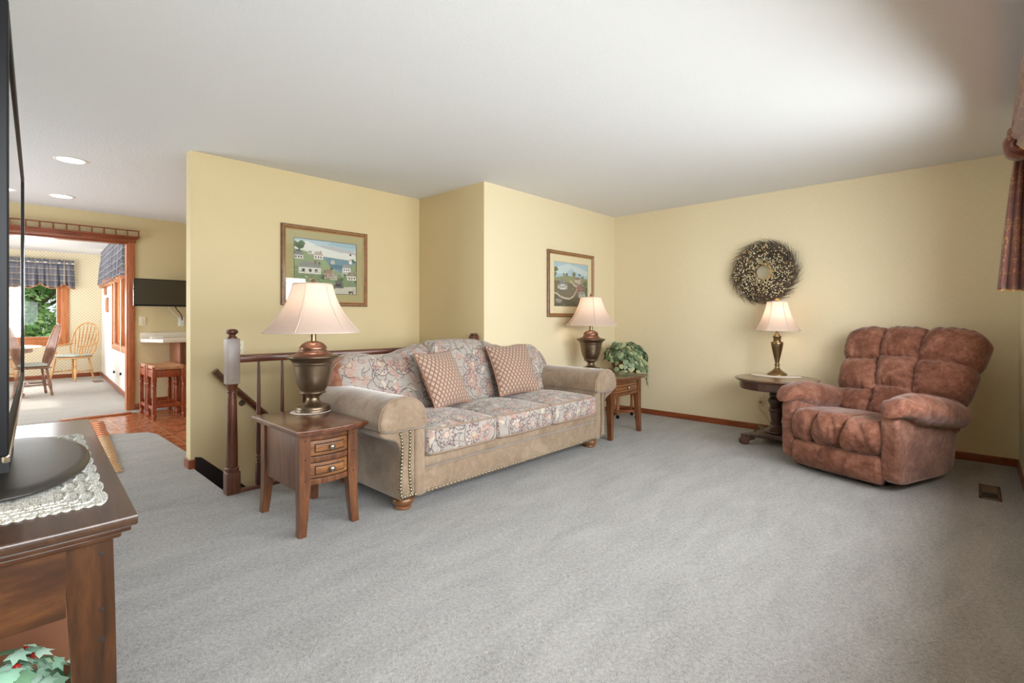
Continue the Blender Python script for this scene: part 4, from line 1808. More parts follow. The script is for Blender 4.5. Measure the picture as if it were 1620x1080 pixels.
for k in range(4):
    a0 = R(90 * k)
    for i in range(12):
        s = -1 + 2 * i / 12
        half, dep = 0.235, 0.235 - 0.085 * (1 - s * s)
        px, py = dep, s * half
        pl.append((RX + px * math.cos(a0) - py * math.sin(a0), RY + px * math.sin(a0) + py * math.cos(a0)))
m = MB()
m.prism(pl, 0.062, 0.100, axis='z', bev=0.006)
m.build('plinth', M['round_wood'], t, sharp=30)
for sx in (-1, 1):
    for sy in (-1, 1):
        m = MB()
        prof = smooth_poly([(0.0, 0.064), (0.0, 0.045), (0.045, 0.040), (0.060, 0.022), (0.060, 0.0), (0.115, 0.0), (0.122, 0.03), (0.105, 0.064)], 1)
        s0 = len(m.v)
        m.prism([(p[0] - 0.075, p[1]) for p in prof], -0.04, 0.04, axis='y', bev=0.006)
        ang = math.atan2(sy, sx)
        m.xform(Matrix.Translation((RX + sx * 0.205, RY + sy * 0.205, 0)) @ Matrix.Rotation(ang, 4, 'Z'), s0)
        m.build('scroll_foot', M['round_wood'], t)

# ------------------------------------------------------------------ wreath
WC = Vector((XR - 0.07, 1.580, 1.624))
t = thing('wreath', 'round dried twig wreath with cream berries hanging on the right wall', 'wreath', (XR - 0.07, 1.580, 1.624))
rnd = random.Random(11)


def wpt(a, r, d):
    return (WC.x - d, WC.y + r * math.cos(a), WC.z + r * math.sin(a))


m1, m2 = MB(), MB()
for k in range(1700):
    a = rnd.uniform(0, 2 * PI)
    r0 = rnd.uniform(0.085, 0.24)
    L = rnd.uniform(0.12, 0.22)
    d0 = rnd.uniform(-0.03, 0.03)
    turn = rnd.uniform(0.45, 0.95)
    r1 = min(r0 + L * rnd.uniform(0.5, 0.9), 0.335 + rnd.uniform(-0.05, 0.03))
    pts = []
    for i in range(4):
        s = i / 3
        pts.append(wpt(a - turn * s ** 1.2, lerp(r0, r1, s) + rnd.uniform(-0.004, 0.004), d0 + 0.03 * s * rnd.uniform(-1, 1) + 0.012 * math.sin(PI * s)))
    (m1 if rnd.random() < 0.6 else m2).tube(pts, [0.0026, 0.0022, 0.0016, 0.0009], 4, cap=False)
o = m1.build('twigs', M['twig'], t)
o['kind'] = 'stuff'
o = m2.build('inner_twigs', M['twig_dark'], t)
o['kind'] = 'stuff'
m = MB()
m.lathe([(0.100 + 0.026 * math.cos(q), 0.026 * math.sin(q)) for q in [2 * PI * i / 10 for i in range(11)]], (0, 0, 0), 40, axis='x', cap=False)
s0 = 0
m.lathe([(0.15 + 0.05 * math.cos(q), 0.025 * math.sin(q)) for q in [2 * PI * i / 10 for i in range(11)]], (0, 0, 0), 40, axis='x', cap=False)
m.xform(Matrix.Translation(WC + Vector((0.02, 0, 0))))
m.build('ring', M['twig_dark'], t)
mb, mg = MB(), MB()
for k in range(950):
    a = rnd.uniform(0, 2 * PI)
    r = 0.070 + 0.215 * rnd.random() ** 1.1
    d = rnd.uniform(0.02, 0.07)
    g = rnd.random() < (0.75 if r < 0.10 else 0.2)
    (mg if g else mb).ball(wpt(a, r, d), rnd.uniform(0.0042, 0.0070), 6, 4)
o = mb.build('cream_berries', M['berry_cream'], t)
o['kind'] = 'stuff'
o = mg.build('gold_berries', M['berry_gold'], t)
o['kind'] = 'stuff'

# ------------------------------------------------------------------ plant stand and ivy basket in the corner
PX, PY = 5.10, 3.00
t = thing('plant_stand', 'small round wooden plant stand on casters behind the far end table', 'plant stand', (PX, PY, 0))
m = MB()
m.lathe([(0.0001, 0.540), (0.200, 0.540), (0.208, 0.548), (0.208, 0.556), (0.200, 0.562), (0.0001, 0.562)], (PX, PY, 0), 40)
m.build('top', M['stand_wood'], t)
m = MB()
m.lathe([(0.135, 0.085), (0.165, 0.085), (0.17, 0.095), (0.165, 0.105), (0.135, 0.105), (0.135, 0.085)], (PX, PY, 0), 40, cap=False)
m.build('ring_stretcher', M['trim_wood'], t)
for k in range(4):
    a = R(43 + 45 + 90 * k)
    x, y = PX + 0.15 * math.cos(a), PY + 0.15 * math.sin(a)
    m = MB()
    m.lathe([(0.016, 0.045), (0.021, 0.06), (0.021, 0.13), (0.015, 0.15), (0.020, 0.24), (0.022, 0.34), (0.016, 0.43), (0.021, 0.45), (0.021, 0.541)], (x, y, 0), 14)
    lg = m.build('leg', M['stand_wood'], t)
    m = MB()
    m.ball((x, y, 0.022), 0.022, 12, 8, sc=(0.6, 1, 1))
    m.tube([(x, y, 0.022), (x, y, 0.05)], 0.006, 6)
    m.build('caster', M['black_plastic'], lg)


def heart_leaf(m, cols, p, n, up, s, col, curl=0.18):
    n = n.normalized()
    u = (up - n * up.dot(n))
    u = u.normalized() if u.length > 1e-4 else n.orthogonal().normalized()
    w = n.cross(u)
    out = [(0, -0.35), (0.30, -0.42), (0.48, -0.12), (0.40, 0.22), (0.20, 0.48), (0, 0.66)]
    mid = [(0, -0.35), (0, 0.0), (0, 0.35), (0, 0.66)]
    vs = []
    for x, y in out:
        vs.append(p + w * x * s + u * y * s - n * curl * s * (x * x * 2.2 + y * y * 0.6))
    for x, y in out[1:-1]:
        vs.append(p - w * x * s + u * y * s - n * curl * s * (x * x * 2.2 + y * y * 0.6))
    vs.append(p + n * 0.02 * s)
    c = len(vs) - 1
    ring = [0, 1, 2, 3, 4, 5, 9, 8, 7, 6]
    fs = [(c, ring[i], ring[(i + 1) % 10]) for i in range(10)]
    m.add(vs, fs)
    cols += [col] * 10


t = thing('potted_ivy', 'leafy green ivy spilling from a wicker basket in the room corner', 'plant', (PX - 0.02, PY - 0.02, 0.563))
bx, by = PX - 0.02, PY - 0.02
m = MB()
m.lathe(smooth_poly([(0.0001, 0.563), (0.13, 0.563), (0.152, 0.60), (0.170, 0.66), (0.180, 0.715)], 1, False) + [(0.170, 0.715), (0.150, 0.62), (0.0001, 0.60)], (bx, by, 0), 36)
k = m.build('basket', M['wicker'], t)
m = MB()
for zz, rr in ((0.715, 0.180), (0.668, 0.174)):
    m.tube([(bx + rr * math.cos(2 * PI * i / 30), by + rr * math.sin(2 * PI * i / 30), zz + 0.004 * math.sin(i * 2.1)) for i in range(31)], 0.010, 8)
m.build('basket_rim', M['wicker'], k)
rnd = random.Random(4)
m = MB()
cols = []
ms = MB()
greens = [C(104, 122, 86), C(128, 144, 110), C(150, 160, 124), C(84, 104, 70), C(168, 174, 128), C(138, 152, 120)]
for k in range(270):
    a = rnd.uniform(0, 2 * PI)
    el = rnd.uniform(-0.1, 1.0)
    v = Vector((math.cos(a) * math.cos(el), math.sin(a) * math.cos(el), math.sin(el)))
    p = Vector((bx, by, 0.70)) + Vector((v.x * 0.235, v.y * 0.235, v.z * 0.185)) * rnd.uniform(0.72, 1.06)
    if p.y > YB - 0.05 or p.x > XR - 0.05:
        continue
    n = (v + Vector((rnd.uniform(-0.7, 0.7), rnd.uniform(-0.7, 0.7), rnd.uniform(-0.2, 0.7))))
    up = Vector((v.x, v.y, -0.5 + rnd.uniform(-0.5, 0.5)))
    c = rnd.choice(greens)
    b = rnd.uniform(0.75, 1.2)
    heart_leaf(m, cols, p, n, up, rnd.uniform(0.060, 0.098), tuple(q * b for q in c[:3]) + (1,))
for (a, ln) in ((-2.5, 0.16), (-2.2, 0.12), (-1.9, 0.16), (-1.5, 0.16), (-1.15, 0.30), (-0.9, 0.34), (-1.3, 0.2), (-2.9, 0.2), (-0.6, 0.22)):
    pts = []
    for i in range(9):
        s = i / 8
        r = 0.13 + 0.11 * math.sin(min(1, s * 2) * PI / 2)
        z = 0.72 + 0.03 * math.sin(PI * min(1, s * 2)) - ln * max(0, s - 0.25) / 0.75
        pts.append(Vector((bx + r * math.cos(a), by + r * math.sin(a), z)))
    ms.tube(pts, 0.0022, 5)
    for i in range(2, 9):
        v = Vector((math.cos(a), math.sin(a), 0.1))
        sd = Vector((-math.sin(a), math.cos(a), 0)) * (0.028 if i % 2 else -0.028)
        c = rnd.choice(greens)
        heart_leaf(m, cols, pts[i] + sd + v * 0.01, v + sd * 6 + Vector((0, 0, 0.3)), Vector((sd.x * 8, sd.y * 8, -1)), rnd.uniform(0.05, 0.07), c)
m.build('foliage', M['leaf'], t, colors=cols)
ms.build('stems', M['bark'], t)

# ------------------------------------------------------------------ framed pictures (a generic painted village in each)


class Print:
    def __init__(self, ox, oz, w, h, y):
        self.o = (ox, oz, w, h)
        self.y = y
        self.m = MB()
        self.cols = []
        self.k = 0

    def poly(self, pts, col, jit=0.0):
        ox, oz, w, h = self.o
        self.k += 1
        y = self.y - 0.000012 * self.k
        v = [(ox + min(1, max(0, u)) * w, y, oz + min(1, max(0, q)) * h) for u, q in pts]
        A = sum(pts[i][0] * pts[(i + 1) % len(pts)][1] - pts[(i + 1) % len(pts)][0] * pts[i][1] for i in range(len(pts)))
        if A < 0:
            v = v[::-1]
        self.m.add(v, [tuple(range(len(v)))], smooth=False)
        self.cols.append(col)

    def blob(self, cx, cy, rx, ry, col, n=11, seed=0, rough=0.18):
        r = random.Random(seed * 131 + int(cx * 977) + int(cy * 613))
        self.poly([(cx + rx * math.cos(2 * PI * i / n) * (1 + r.uniform(-rough, rough)), cy + ry * math.sin(2 * PI * i / n) * (1 + r.uniform(-rough, rough))) for i in range(n)], col)

    def house(self, x, y, w, h, wall, roof, dark=C(70, 70, 74)):
        self.poly([(x, y), (x + w, y), (x + w, y + h * 0.55), (x, y + h * 0.55)], wall)
        self.poly([(x - w * 0.05, y + h * 0.53), (x + w * 1.05, y + h * 0.53), (x + w * 0.85, y + h), (x + w * 0.15, y + h)], roof)
        self.poly([(x + w * 0.7, y + h * 0.85), (x + w * 0.78, y + h * 0.85), (x + w * 0.78, y + h * 1.15), (x + w * 0.7, y + h * 1.15)], C(150, 96, 78))
        for q in (0.15, 0.45, 0.72):
            self.poly([(x + w * q, y + h * 0.15), (x + w * (q + 0.12), y + h * 0.15), (x + w * (q + 0.12), y + h * 0.40), (x + w * q, y + h * 0.40)], dark)

    def tree(self, x, y, r, col, seed=1):
        self.poly([(x - r * 0.1, y - r), (x + r * 0.1, y - r), (x + r * 0.08, y), (x - r * 0.08, y)], C(84, 66, 50))
        for k in range(5):
            rr = random.Random(seed * 7 + k)
            b = rr.uniform(0.75, 1.2)
            self.blob(x + rr.uniform(-0.5, 0.5) * r, y + rr.uniform(-0.35, 0.5) * r, r * 0.55, r * 0.5, tuple(q * b for q in col[:3]) + (1,), seed=seed + k)


def picture(name, label, x0, x1, z0, z1, ywall, fw, mw, mat, inner):
    cx = (x0 + x1) / 2
    t = thing(name, label, 'picture', (cx, ywall, z0))
    yf = ywall - 0.026
    m = MB()

    def side(pts, mt):
        m.add(pts, [], mt)
    # mitred moulding: profile swept round the rectangle
    prof = [(0.0, 0.002), (0.0, 0.020), (0.006, 0.026), (fw * 0.35, 0.026), (fw * 0.5, 0.020), (fw * 0.72, 0.023), (fw * 0.8, 0.018), (fw, 0.014), (fw, 0.004)]
    cor = [(x0, z0, 1, 1), (x1, z0, -1, 1), (x1, z1, -1, -1), (x0, z1, 1, -1)]
    vs = []
    for (x, z, sx, sz) in cor:
        for (d, o) in prof:
            vs.append((x + sx * d, ywall - o, z + sz * d))
    n = len(prof)
    fs = []
    for k in range(4):
        j = (k + 1) % 4
        for i in range(n - 1):
            fs.append((k * n + i, k * n + i + 1, j * n + i + 1, j * n + i))
    m.add(vs, [tuple(reversed(f)) for f in fs], smooth=False)
    for idx in range(len(m.f)):
        i = idx % (n - 1)
        m.mi[idx] = 1 if i in (6, 3) else 0
    m.build('frame', [M['picture_wood'], M['picture_inner']], t)
    m = MB()
    a0, a1, b0, b1 = x0 + fw, x1 - fw, z0 + fw, z1 - fw
    c0, c1, d0, d1 = a0 + mw, a1 - mw, b0 + mw, b1 - mw
    y = ywall - 0.009
    for (p0, p1, q0, q1) in ((a0 - 0.004, c0, b0 - 0.004, b1 + 0.004), (c1, a1 + 0.004, b0 - 0.004, b1 + 0.004), (c0, c1, b0 - 0.004, d0), (c0, c1, d1, b1 + 0.004)):
        m.box(p0, p1, y, y + 0.003, q0, q1)
    m.build('mat_board', mat, t)
    m = MB()
    e = 0.004
    for (p0, p1, q0, q1) in ((c0, c0 + e, d0, d1), (c1 - e, c1, d0, d1), (c0, c1, d0, d0 + e), (c0, c1, d1 - e, d1)):
        m.box(p0, p1, y - 0.0006, y + 0.0028, q0, q1)
    m.build('inner_line', inner, t)
    m = MB()
    m.box(a0 - 0.003, a1 + 0.003, ywall - 0.0125, ywall - 0.0115, b0 - 0.003, b1 + 0.003)
    m.build('glass', M['picture_glass'], t)
    m = MB()
    m.box(x0 + 0.004, x1 - 0.004, ywall - 0.004, ywall - 0.002, z0 + 0.004, z1 - 0.004)
    m.build('backing', M['mat_cream'], t)
    return t, Print(c0, d0, c1 - c0, d1 - d0, ywall - 0.0062)


t, p = picture('framed_picture', 'wide framed print of a seaside village, olive mat, above the stair railing', 1.727, 2.552, 1.268, 1.980, YL, 0.042, 0.070, M['mat_olive'], M['ink_line'])
p.poly([(0, 0), (1, 0), (1, 1), (0, 1)], C(168, 196, 200))
p.poly([(0, 0.66), (1, 0.62), (1, 0.86), (0.75, 0.80), (0.45, 0.86), (0.2, 0.96), (0, 0.94)], C(222, 222, 206))
p.poly([(0.3, 0.9), (0.6, 0.84), (1, 0.78), (1, 0.83), (0.6, 0.9)], C(190, 184, 180))
p.poly([(0.5, 0.93), (0.8, 0.90), (1, 0.92), (1, 1), (0.6, 1)], C(150, 184, 190))
p.poly([(0.42, 0.40), (1, 0.36), (1, 0.66), (0.45, 0.70)], C(104, 148, 158))
p.poly([(0.5, 0.5), (1, 0.46), (1, 0.54), (0.5, 0.58)], C(82, 124, 140))
p.poly([(0, 0.1), (0.9, 0.1), (0.72, 0.42), (0.58, 0.50), (0.45, 0.68), (0.3, 0.72), (0.15, 0.78), (0, 0.80)], C(146, 164, 108))
p.poly([(0.74, 0.40), (1, 0.36), (1, 0.56), (0.88, 0.56), (0.8, 0.52)], C(196, 186, 148))
p.poly([(0.8, 0.46), (1, 0.44), (1, 0.60), (0.9, 0.58)], C(138, 158, 98))
p.poly([(0, 0), (1, 0), (1, 0.30), (0.7, 0.36), (0.4, 0.40), (0, 0.5)], C(126, 148, 92))
p.poly([(0.55, 0), (1, 0), (1, 0.16), (0.66, 0.13)], C(196, 190, 164))
for i, (a, b, r) in enumerate(((0.08, 0.86, 0.10), (0.04, 0.74, 0.06), (0.2, 0.50, 0.07), (0.28, 0.52, 0.05), (0.5, 0.42, 0.05), (0.62, 0.34, 0.05), (0.72, 0.26, 0.06), (0.45, 0.30, 0.06), (0.8, 0.36, 0.04), (0.98, 0.28, 0.05), (0.95, 0.66, 0.04), (0.38, 0.55, 0.04), (0.58, 0.48, 0.03))):
    p.tree(a, b, r, C(92, 120, 74), seed=i + 2)
p.house(0.0, 0.62, 0.14, 0.14, C(214, 208, 188), C(140, 140, 132))
p.house(0.30, 0.64, 0.14, 0.14, C(226, 214, 196), C(184, 168, 150))
p.house(0.21, 0.72, 0.06, 0.06, C(222, 214, 196), C(170, 150, 140))
p.house(0.07, 0.36, 0.34, 0.22, C(214, 208, 190), C(150, 150, 138))
p.house(0.47, 0.30, 0.12, 0.16, C(186, 140, 112), C(160, 120, 96))
p.house(0.57, 0.27, 0.10, 0.13, C(196, 180, 150), C(168, 156, 136))
p.house(0.76, 0.44, 0.14, 0.14, C(228, 224, 210), C(156, 156, 150))
p.house(0.84, 0.28, 0.16, 0.16, C(226, 214, 190), C(140, 128, 104))
p.house(0.57, 0.57, 0.06, 0.08, C(226, 216, 200), C(196, 176, 160))
p.poly([(0.87, 0.60), (0.92, 0.60), (0.912, 0.76), (0.878, 0.76)], C(232, 228, 214))
p.poly([(0.873, 0.66), (0.917, 0.66), (0.915, 0.70), (0.875, 0.70)], C(206, 180, 160))
p.poly([(0.878, 0.76), (0.912, 0.76), (0.905, 0.80), (0.885, 0.80)], C(70, 66, 66))
p.poly([(0.60, 0.12), (0.78, 0.12), (0.76, 0.24), (0.64, 0.26)], C(110, 108, 100))
p.poly([(0.64, 0.15), (0.74, 0.15), (0.73, 0.20), (0.65, 0.20)], C(70, 72, 72))
p.blob(0.90, 0.05, 0.045, 0.02, C(110, 76, 54), seed=3)
for q in (0.87, 0.88, 0.925, 0.935):
    p.poly([(q, 0.0), (q + 0.008, 0.0), (q + 0.008, 0.05), (q, 0.05)], C(96, 66, 48))
p.poly([(0.93, 0.055), (0.955, 0.09), (0.965, 0.08), (0.945, 0.045)], C(110, 76, 54))
for i in range(60):
    r = random.Random(i)
    p.blob(r.uniform(0.02, 0.98), r.uniform(0.05, 0.42), 0.012, 0.010, r.choice([C(170, 186, 130), C(96, 118, 74), C(210, 200, 170), C(180, 170, 140)]), 7, i)
p.m.build('print', M['print'], t, colors=p.cols)

t, p = picture('framed_picture', 'framed print of a hillside farm with a winding road, cream mat, on the back wall', 4.112, 4.985, 1.170, 1.900, YB, 0.042, 0.075, M['mat_cream'], M['mat_olive'])
p.poly([(0, 0), (1, 0), (1, 1), (0, 1)], C(150, 186, 204))
p.poly([(0, 0.72), (0.3, 0.74), (0.5, 0.88), (0.62, 0.80), (1, 0.72), (1, 0.84), (0.7, 0.92), (0.4, 0.97), (0, 0.86)], C(190, 208, 208))
p.poly([(0, 0), (1, 0), (1, 0.66), (0.8, 0.68), (0.55, 0.70), (0.3, 0.70), (0.15, 0.66), (0, 0.64)], C(142, 146, 92))
p.poly([(0, 0), (1, 0), (1, 0.46), (0.6, 0.52), (0.3, 0.56), (0, 0.58)], C(116, 106, 78))
p.poly([(0, 0), (0.7, 0), (0.5, 0.18), (0.2, 0.24), (0, 0.28)], C(96, 88, 70))
road = [(0.0, 0.30), (0.10, 0.28), (0.16, 0.23), (0.3, 0.19), (0.45, 0.18), (0.56, 0.24), (0.63, 0.34), (0.68, 0.46), (0.58, 0.50), (0.5, 0.56), (0.46, 0.60)]
for (a, b), (c, d) in zip(road, road[1:]):
    w = 0.022
    p.poly([(a, b - w), (c, d - w), (c, d + w), (a, b + w)], C(198, 184, 154))
p.blob(0.14, 0.13, 0.10, 0.05, C(150, 144, 122), seed=4)
p.poly([(0.66, 0.46), (0.74, 0.50), (0.79, 0.66), (0.76, 0.66), (0.70, 0.52), (0.63, 0.48)], C(192, 178, 148))
for i, (a, b, r) in enumerate(((0.05, 0.82, 0.07), (0.03, 0.70, 0.06), (0.57, 0.74, 0.06), (0.74, 0.74, 0.04), (0.84, 0.70, 0.04), (0.9, 0.55, 0.07), (0.36, 0.72, 0.04), (0.28, 0.72, 0.035), (0.97, 0.40, 0.06), (0.55, 0.10, 0.05), (0.85, 0.44, 0.05))):
    p.tree(a, b, r, C(110, 118, 72), seed=i + 40)
p.house(0.17, 0.38, 0.14, 0.22, C(206, 212, 212), C(128, 136, 140))
p.house(0.10, 0.40, 0.08, 0.12, C(214, 190, 160), C(150, 130, 110))
p.house(0.31, 0.40, 0.07, 0.12, C(214, 204, 180), C(146, 140, 126))
p.house(0.60, 0.56, 0.16, 0.12, C(218, 190, 166), C(130, 116, 104))
p.house(0.66, 0.32, 0.17, 0.20, C(176, 84, 80), C(150, 90, 86))
p.house(0.72, 0.22, 0.20, 0.14, C(206, 210, 190), C(150, 160, 140))
for i in range(70):
    r = random.Random(i + 500)
    p.blob(r.uniform(0.02, 0.98), r.uniform(0.02, 0.6), 0.014, 0.012, r.choice([C(96, 92, 66), C(130, 124, 84), C(84, 78, 62), C(160, 150, 116)]), 7, i)
p.m.build('print', M['print'], t, colors=p.cols)
# ------------------------------------------------------------------ stair railing
NX, NY = 1.098, 3.577
PX2, PY2 = 3.150, 3.475
t = thing('stair_railing', 'dark wooden stair railing with a square-capped newel post behind the sofa', 'railing', (NX, NY, 0))
W = M['rail_wood']
m = MB()
m.rbox(NX - 0.041, NX + 0.041, NY - 0.041, NY + 0.041, -0.02, 0.145, 0.005)
m.lathe([(0.040, 0.144), (0.041, 0.152), (0.040, 0.158), (0.042, 0.166), (0.035, 0.174)] + smooth_poly([(0.035, 0.174), (0.034, 0.30), (0.031, 0.5), (0.028, 0.66)], 1, False) + [(0.034, 0.664), (0.034, 0.676), (0.029, 0.680), (0.031, 0.70), (0.036, 0.712), (0.037, 0.722)], (NX, NY, 0), 24)
np_ = m.build('newel_post', W, t, sharp=50)
m = MB()
m.rbox(NX - 0.038, NX + 0.038, NY - 0.038, NY + 0.038, 0.72, 1.020, 0.004)
nb = m.build('newel_block', plain('worn_newel', C(132, 118, 108), 0.3, var=0.14, vscale=12), np_)
nb['label'] = 'worn shiny newel block'
m = MB()
m.lathe(smooth_poly([(0.032, 1.020), (0.032, 1.028), (0.021, 1.034), (0.021, 1.046), (0.037, 1.056), (0.038, 1.066), (0.028, 1.080), (0.0001, 1.083)], 1, False), (NX, NY, 0), 24)
m.build('newel_finial', W, np_)
d = Vector((PX2 - NX, PY2 - NY, 0)).normalized()
nrm = Vector((-d.y, d.x, 0))
prof = smooth_poly([(-0.031, 0.872), (-0.024, 0.858), (0.024, 0.858), (0.031, 0.872), (0.031, 0.893), (0.026, 0.906), (0.0, 0.911), (-0.026, 0.906), (-0.031, 0.893)], 1)
m = MB()
L = (Vector((PX2, PY2, 0)) - Vector((NX, NY, 0))).length
m.prism(prof, 0.04, L - 0.02, axis='x')
m.xform(Matrix.Translation((NX, NY, 0)) @ Matrix.Rotation(math.atan2(d.y, d.x), 4, 'Z'))
m.build('top_rail', M['rail_wood_flat'], t)
s = 0.163
while s < L - 0.06:
    p = Vector((NX, NY, 0)) + d * s
    m = MB()
    m.rbox(p.x - 0.017, p.x + 0.017, p.y - 0.017, p.y + 0.017, 0.0, 0.178, 0.003)
    m.lathe([(0.012, 0.177), (0.012, 0.186), (0.015, 0.192), (0.011, 0.198), (0.015, 0.206), (0.015, 0.216), (0.010, 0.222), (0.0155, 0.236), (0.015, 0.40), (0.010, 0.80), (0.009, 0.868)], (p.x, p.y, 0), 14)
    m.build('baluster', W, t)
    s += 0.153
m = MB()
m.rbox(PX2 - 0.03, PX2 + 0.034, PY2 - 0.036, PY2 + 0.036, 0.0, 0.99, 0.005)
m.rbox(PX2 - 0.024, PX2 + 0.030, PY2 - 0.030, PY2 + 0.030, 0.985, 1.012, 0.012)
m.build('end_post', W, t)

t = thing('handrail', 'dark wooden handrail sloping down the wall beside the stairs', 'handrail', (1.23, YL - 0.06, 0.70))
m = MB()
m.tube([(1.205, YL - 0.062, 0.745), (1.24, YL - 0.062, 0.700), (2.6, YL - 0.062, -0.70)], 0.034, 12, flat=0.75)
m.build('rail', M['rail_wood_flat'], t)
for x in (1.42, 2.3):
    z = 0.700 - (x - 1.24) * 1.4 / 1.36
    m = MB()
    m.tube([(x, YL, z - 0.055), (x, YL - 0.045, z - 0.06), (x, YL - 0.062, z - 0.02)], 0.007, 8)
    m.lathe([(0.026, 0), (0.022, 0.005), (0.0001, 0.006)], (x, YL, z - 0.055), 14, axis='y')
    m.build('bracket', M['bronze_dark'], t)


# ------------------------------------------------------------------ outlets, switch, floor registers
def plate(name, label, c, axis, kind, mat='cream_plastic', cat='outlet'):
    """axis: direction the plate faces: '-y' or '-x'"""
    t = thing(name, label, cat, c)
    m = MB()
    m.cushion((0, -0.003, 0), (0.036, 0.004, 0.058), (0.006, 0.004, 0.006), n=(1, 1, 1))
    q = [m]
    s = MB()
    if kind == 'outlet':
        for zz in (-0.021, 0.021):
            m.cushion((0, -0.007, zz), (0.017, 0.003, 0.014), (0.008, 0.002, 0.008), n=(1, 1, 1))
            for xx in (-0.006, 0.006):
                s.box(xx - 0.0012, xx + 0.0012, -0.0105, -0.0095, zz - 0.004, zz + 0.005)
            s.lathe([(0.0025, 0), (0.0025, 0.0006), (0.0001, 0.0007)], (0, -0.0098, zz - 0.008), 8, axis='y')
    else:
        m.rbox(-0.005, 0.005, -0.016, -0.006, -0.004, 0.012, 0.002)
        for zz in (-0.03, 0.03):
            s.lathe([(0.003, 0), (0.003, 0.001), (0.0001, 0.0012)], (0, -0.007, zz), 8, axis='y')
    R4 = Matrix.Identity(4) if axis == '-y' else Matrix.Rotation(R(-90), 4, 'Z')
    m.xform(R4)
    s.xform(R4)
    m.build('cover_plate', M[mat], t, off=False)
    s.build('slots', M['slot_dark'], t, off=False)
    return t


plate('wall_outlet', 'cream double outlet on the wall behind the newel post', (1.400, YL, 0.915), '-y', 'outlet')
plate('wall_outlet', 'cream double outlet with a gold plug low on the wall by the pedestal table', (XR, 1.630, 0.315), '-x', 'outlet')
plate('light_switch', 'cream light switch under the kitchen wall television', (1.342, YK, 1.120), '-y', 'switch', cat='switch')
plate('wall_outlet', 'white outlet with cords under the right end of the kitchen television', (1.765, YK, 1.110), '-y', 'outlet', 'white_plastic')
t = thing('power_cord', 'thin gold lamp cord plugged into the outlet near the pedestal table', 'cord', (XR - 0.02, 1.62, 0.30))
m = MB()
m.cushion((XR - 0.024, 1.630, 0.292), (0.014, 0.012, 0.014), 0.005, n=(1, 1, 1))
m.build('plug', M['gold_plug'], t)
m = MB()
m.tube(smooth_poly([(XR - 0.035, 1.63, 0.285), (XR - 0.05, 1.64, 0.24), (XR - 0.04, 1.59, 0.18), (XR - 0.035, 1.53, 0.10), (XR - 0.035, 1.515, 0.03), (XR - 0.05, 1.50, 0.006), (XR - 0.10, 1.45, 0.006)], 2, False), 0.0028, 6)
m.build('wire', M['cord_gold'], t)

t = thing('floor_register', 'brown metal floor register in the carpet near the recliner', 'vent', (4.54, -0.058, 0))
m = MB()
x0, x1, y0, y1 = 4.36, 4.72, -0.112, -0.006
for (a, b, c, d_) in ((x0, x1, y0, y0 + 0.016), (x0, x1, y1 - 0.016, y1), (x0, x0 + 0.03, y0, y1), (x1 - 0.03, x1, y0, y1), (4.53, 4.555, y0, y1)):
    m.rbox(a, b, c, d_, -0.002, 0.006, 0.002)
m.build('frame', M['vent_brown'], t)
m = MB()
m.box(x0 + 0.01, x1 - 0.01, y0 + 0.01, y1 - 0.01, -0.001, 0.0015)
m.build('duct', M['slot_dark'], t)
for k in range(9):
    x = 4.572 + 0.013 * k
    m = MB()
    m.hexa([(x, y0 + 0.014, 0.001), (x + 0.003, y0 + 0.014, 0.001), (x + 0.003, y1 - 0.014, 0.001), (x, y1 - 0.014, 0.001)], [(x + 0.004, y0 + 0.014, 0.005), (x + 0.007, y0 + 0.014, 0.005), (x + 0.007, y1 - 0.014, 0.005), (x + 0.004, y1 - 0.014, 0.005)])
    m.build('louvre', M['vent_brown'], t)
t = thing('floor_register', 'tan floor register in the dining room carpet by the oak armchair', 'vent', (1.38, 11.77, 0))
m = MB()
m.rbox(1.30, 1.44, 11.60, 11.92, -0.004, 0.006, 0.002)
m.build('frame', M['vent_brown'], t)

# ------------------------------------------------------------------ recessed lights
c0 = None
for i, (x, y, lab) in enumerate(((0.454, 5.361, 'round recessed ceiling light, the nearer of the two over the hall'), (0.519, 7.006, 'round recessed ceiling light closest to the kitchen wall'))):
    if i == 0:
        c0 = thing('recessed_light', lab, 'ceiling light', (x, y, H), group=None)
        m = MB()
        m.lathe([(0.105, -0.0005), (0.108, -0.004), (0.100, -0.006), (0.088, -0.005), (0.086, 0.0)], (0, 0, 0), 36, cap=False)
        m.build('trim_ring', M['white_plastic'], c0, off=False)
        m = MB()
        m.lathe([(0.0001, -0.003), (0.088, -0.003), (0.088, -0.0025), (0.0001, -0.0025)], (0, 0, 0), 36)
        m.build('lens', M['spot_glow'], c0, off=False)
        lamp('downlight', (0, 0, -0.02), 30, (1.0, 0.93, 0.84), 0.08, c0, spot=140)
    else:
        place_copy(c0, (x, y, H), 0, lab)

# ------------------------------------------------------------------ media console with television
CL = (0.204, 1.220, 0)
CR = R(-2.7)
t = thing('media_console', 'dark wooden media console with a thick moulded top at the left edge', 'console', CL, CR)
ZT = 0.760
LN, DP = 1.30, 0.46


def ctop(e, y_b):
    """top outline inset by e; the two ends bow out slightly"""
    pts = []
    for i in range(9):
        s = i / 8
        pts.append((-DP + e + (DP - 2 * e) * s, e - y_b * (1 - (2 * s - 1) ** 2)))
    for i in range(9):
        s = i / 8
        pts.append((-e - (DP - 2 * e) * s, LN - e + y_b * (1 - (2 * s - 1) ** 2)))
    return pts


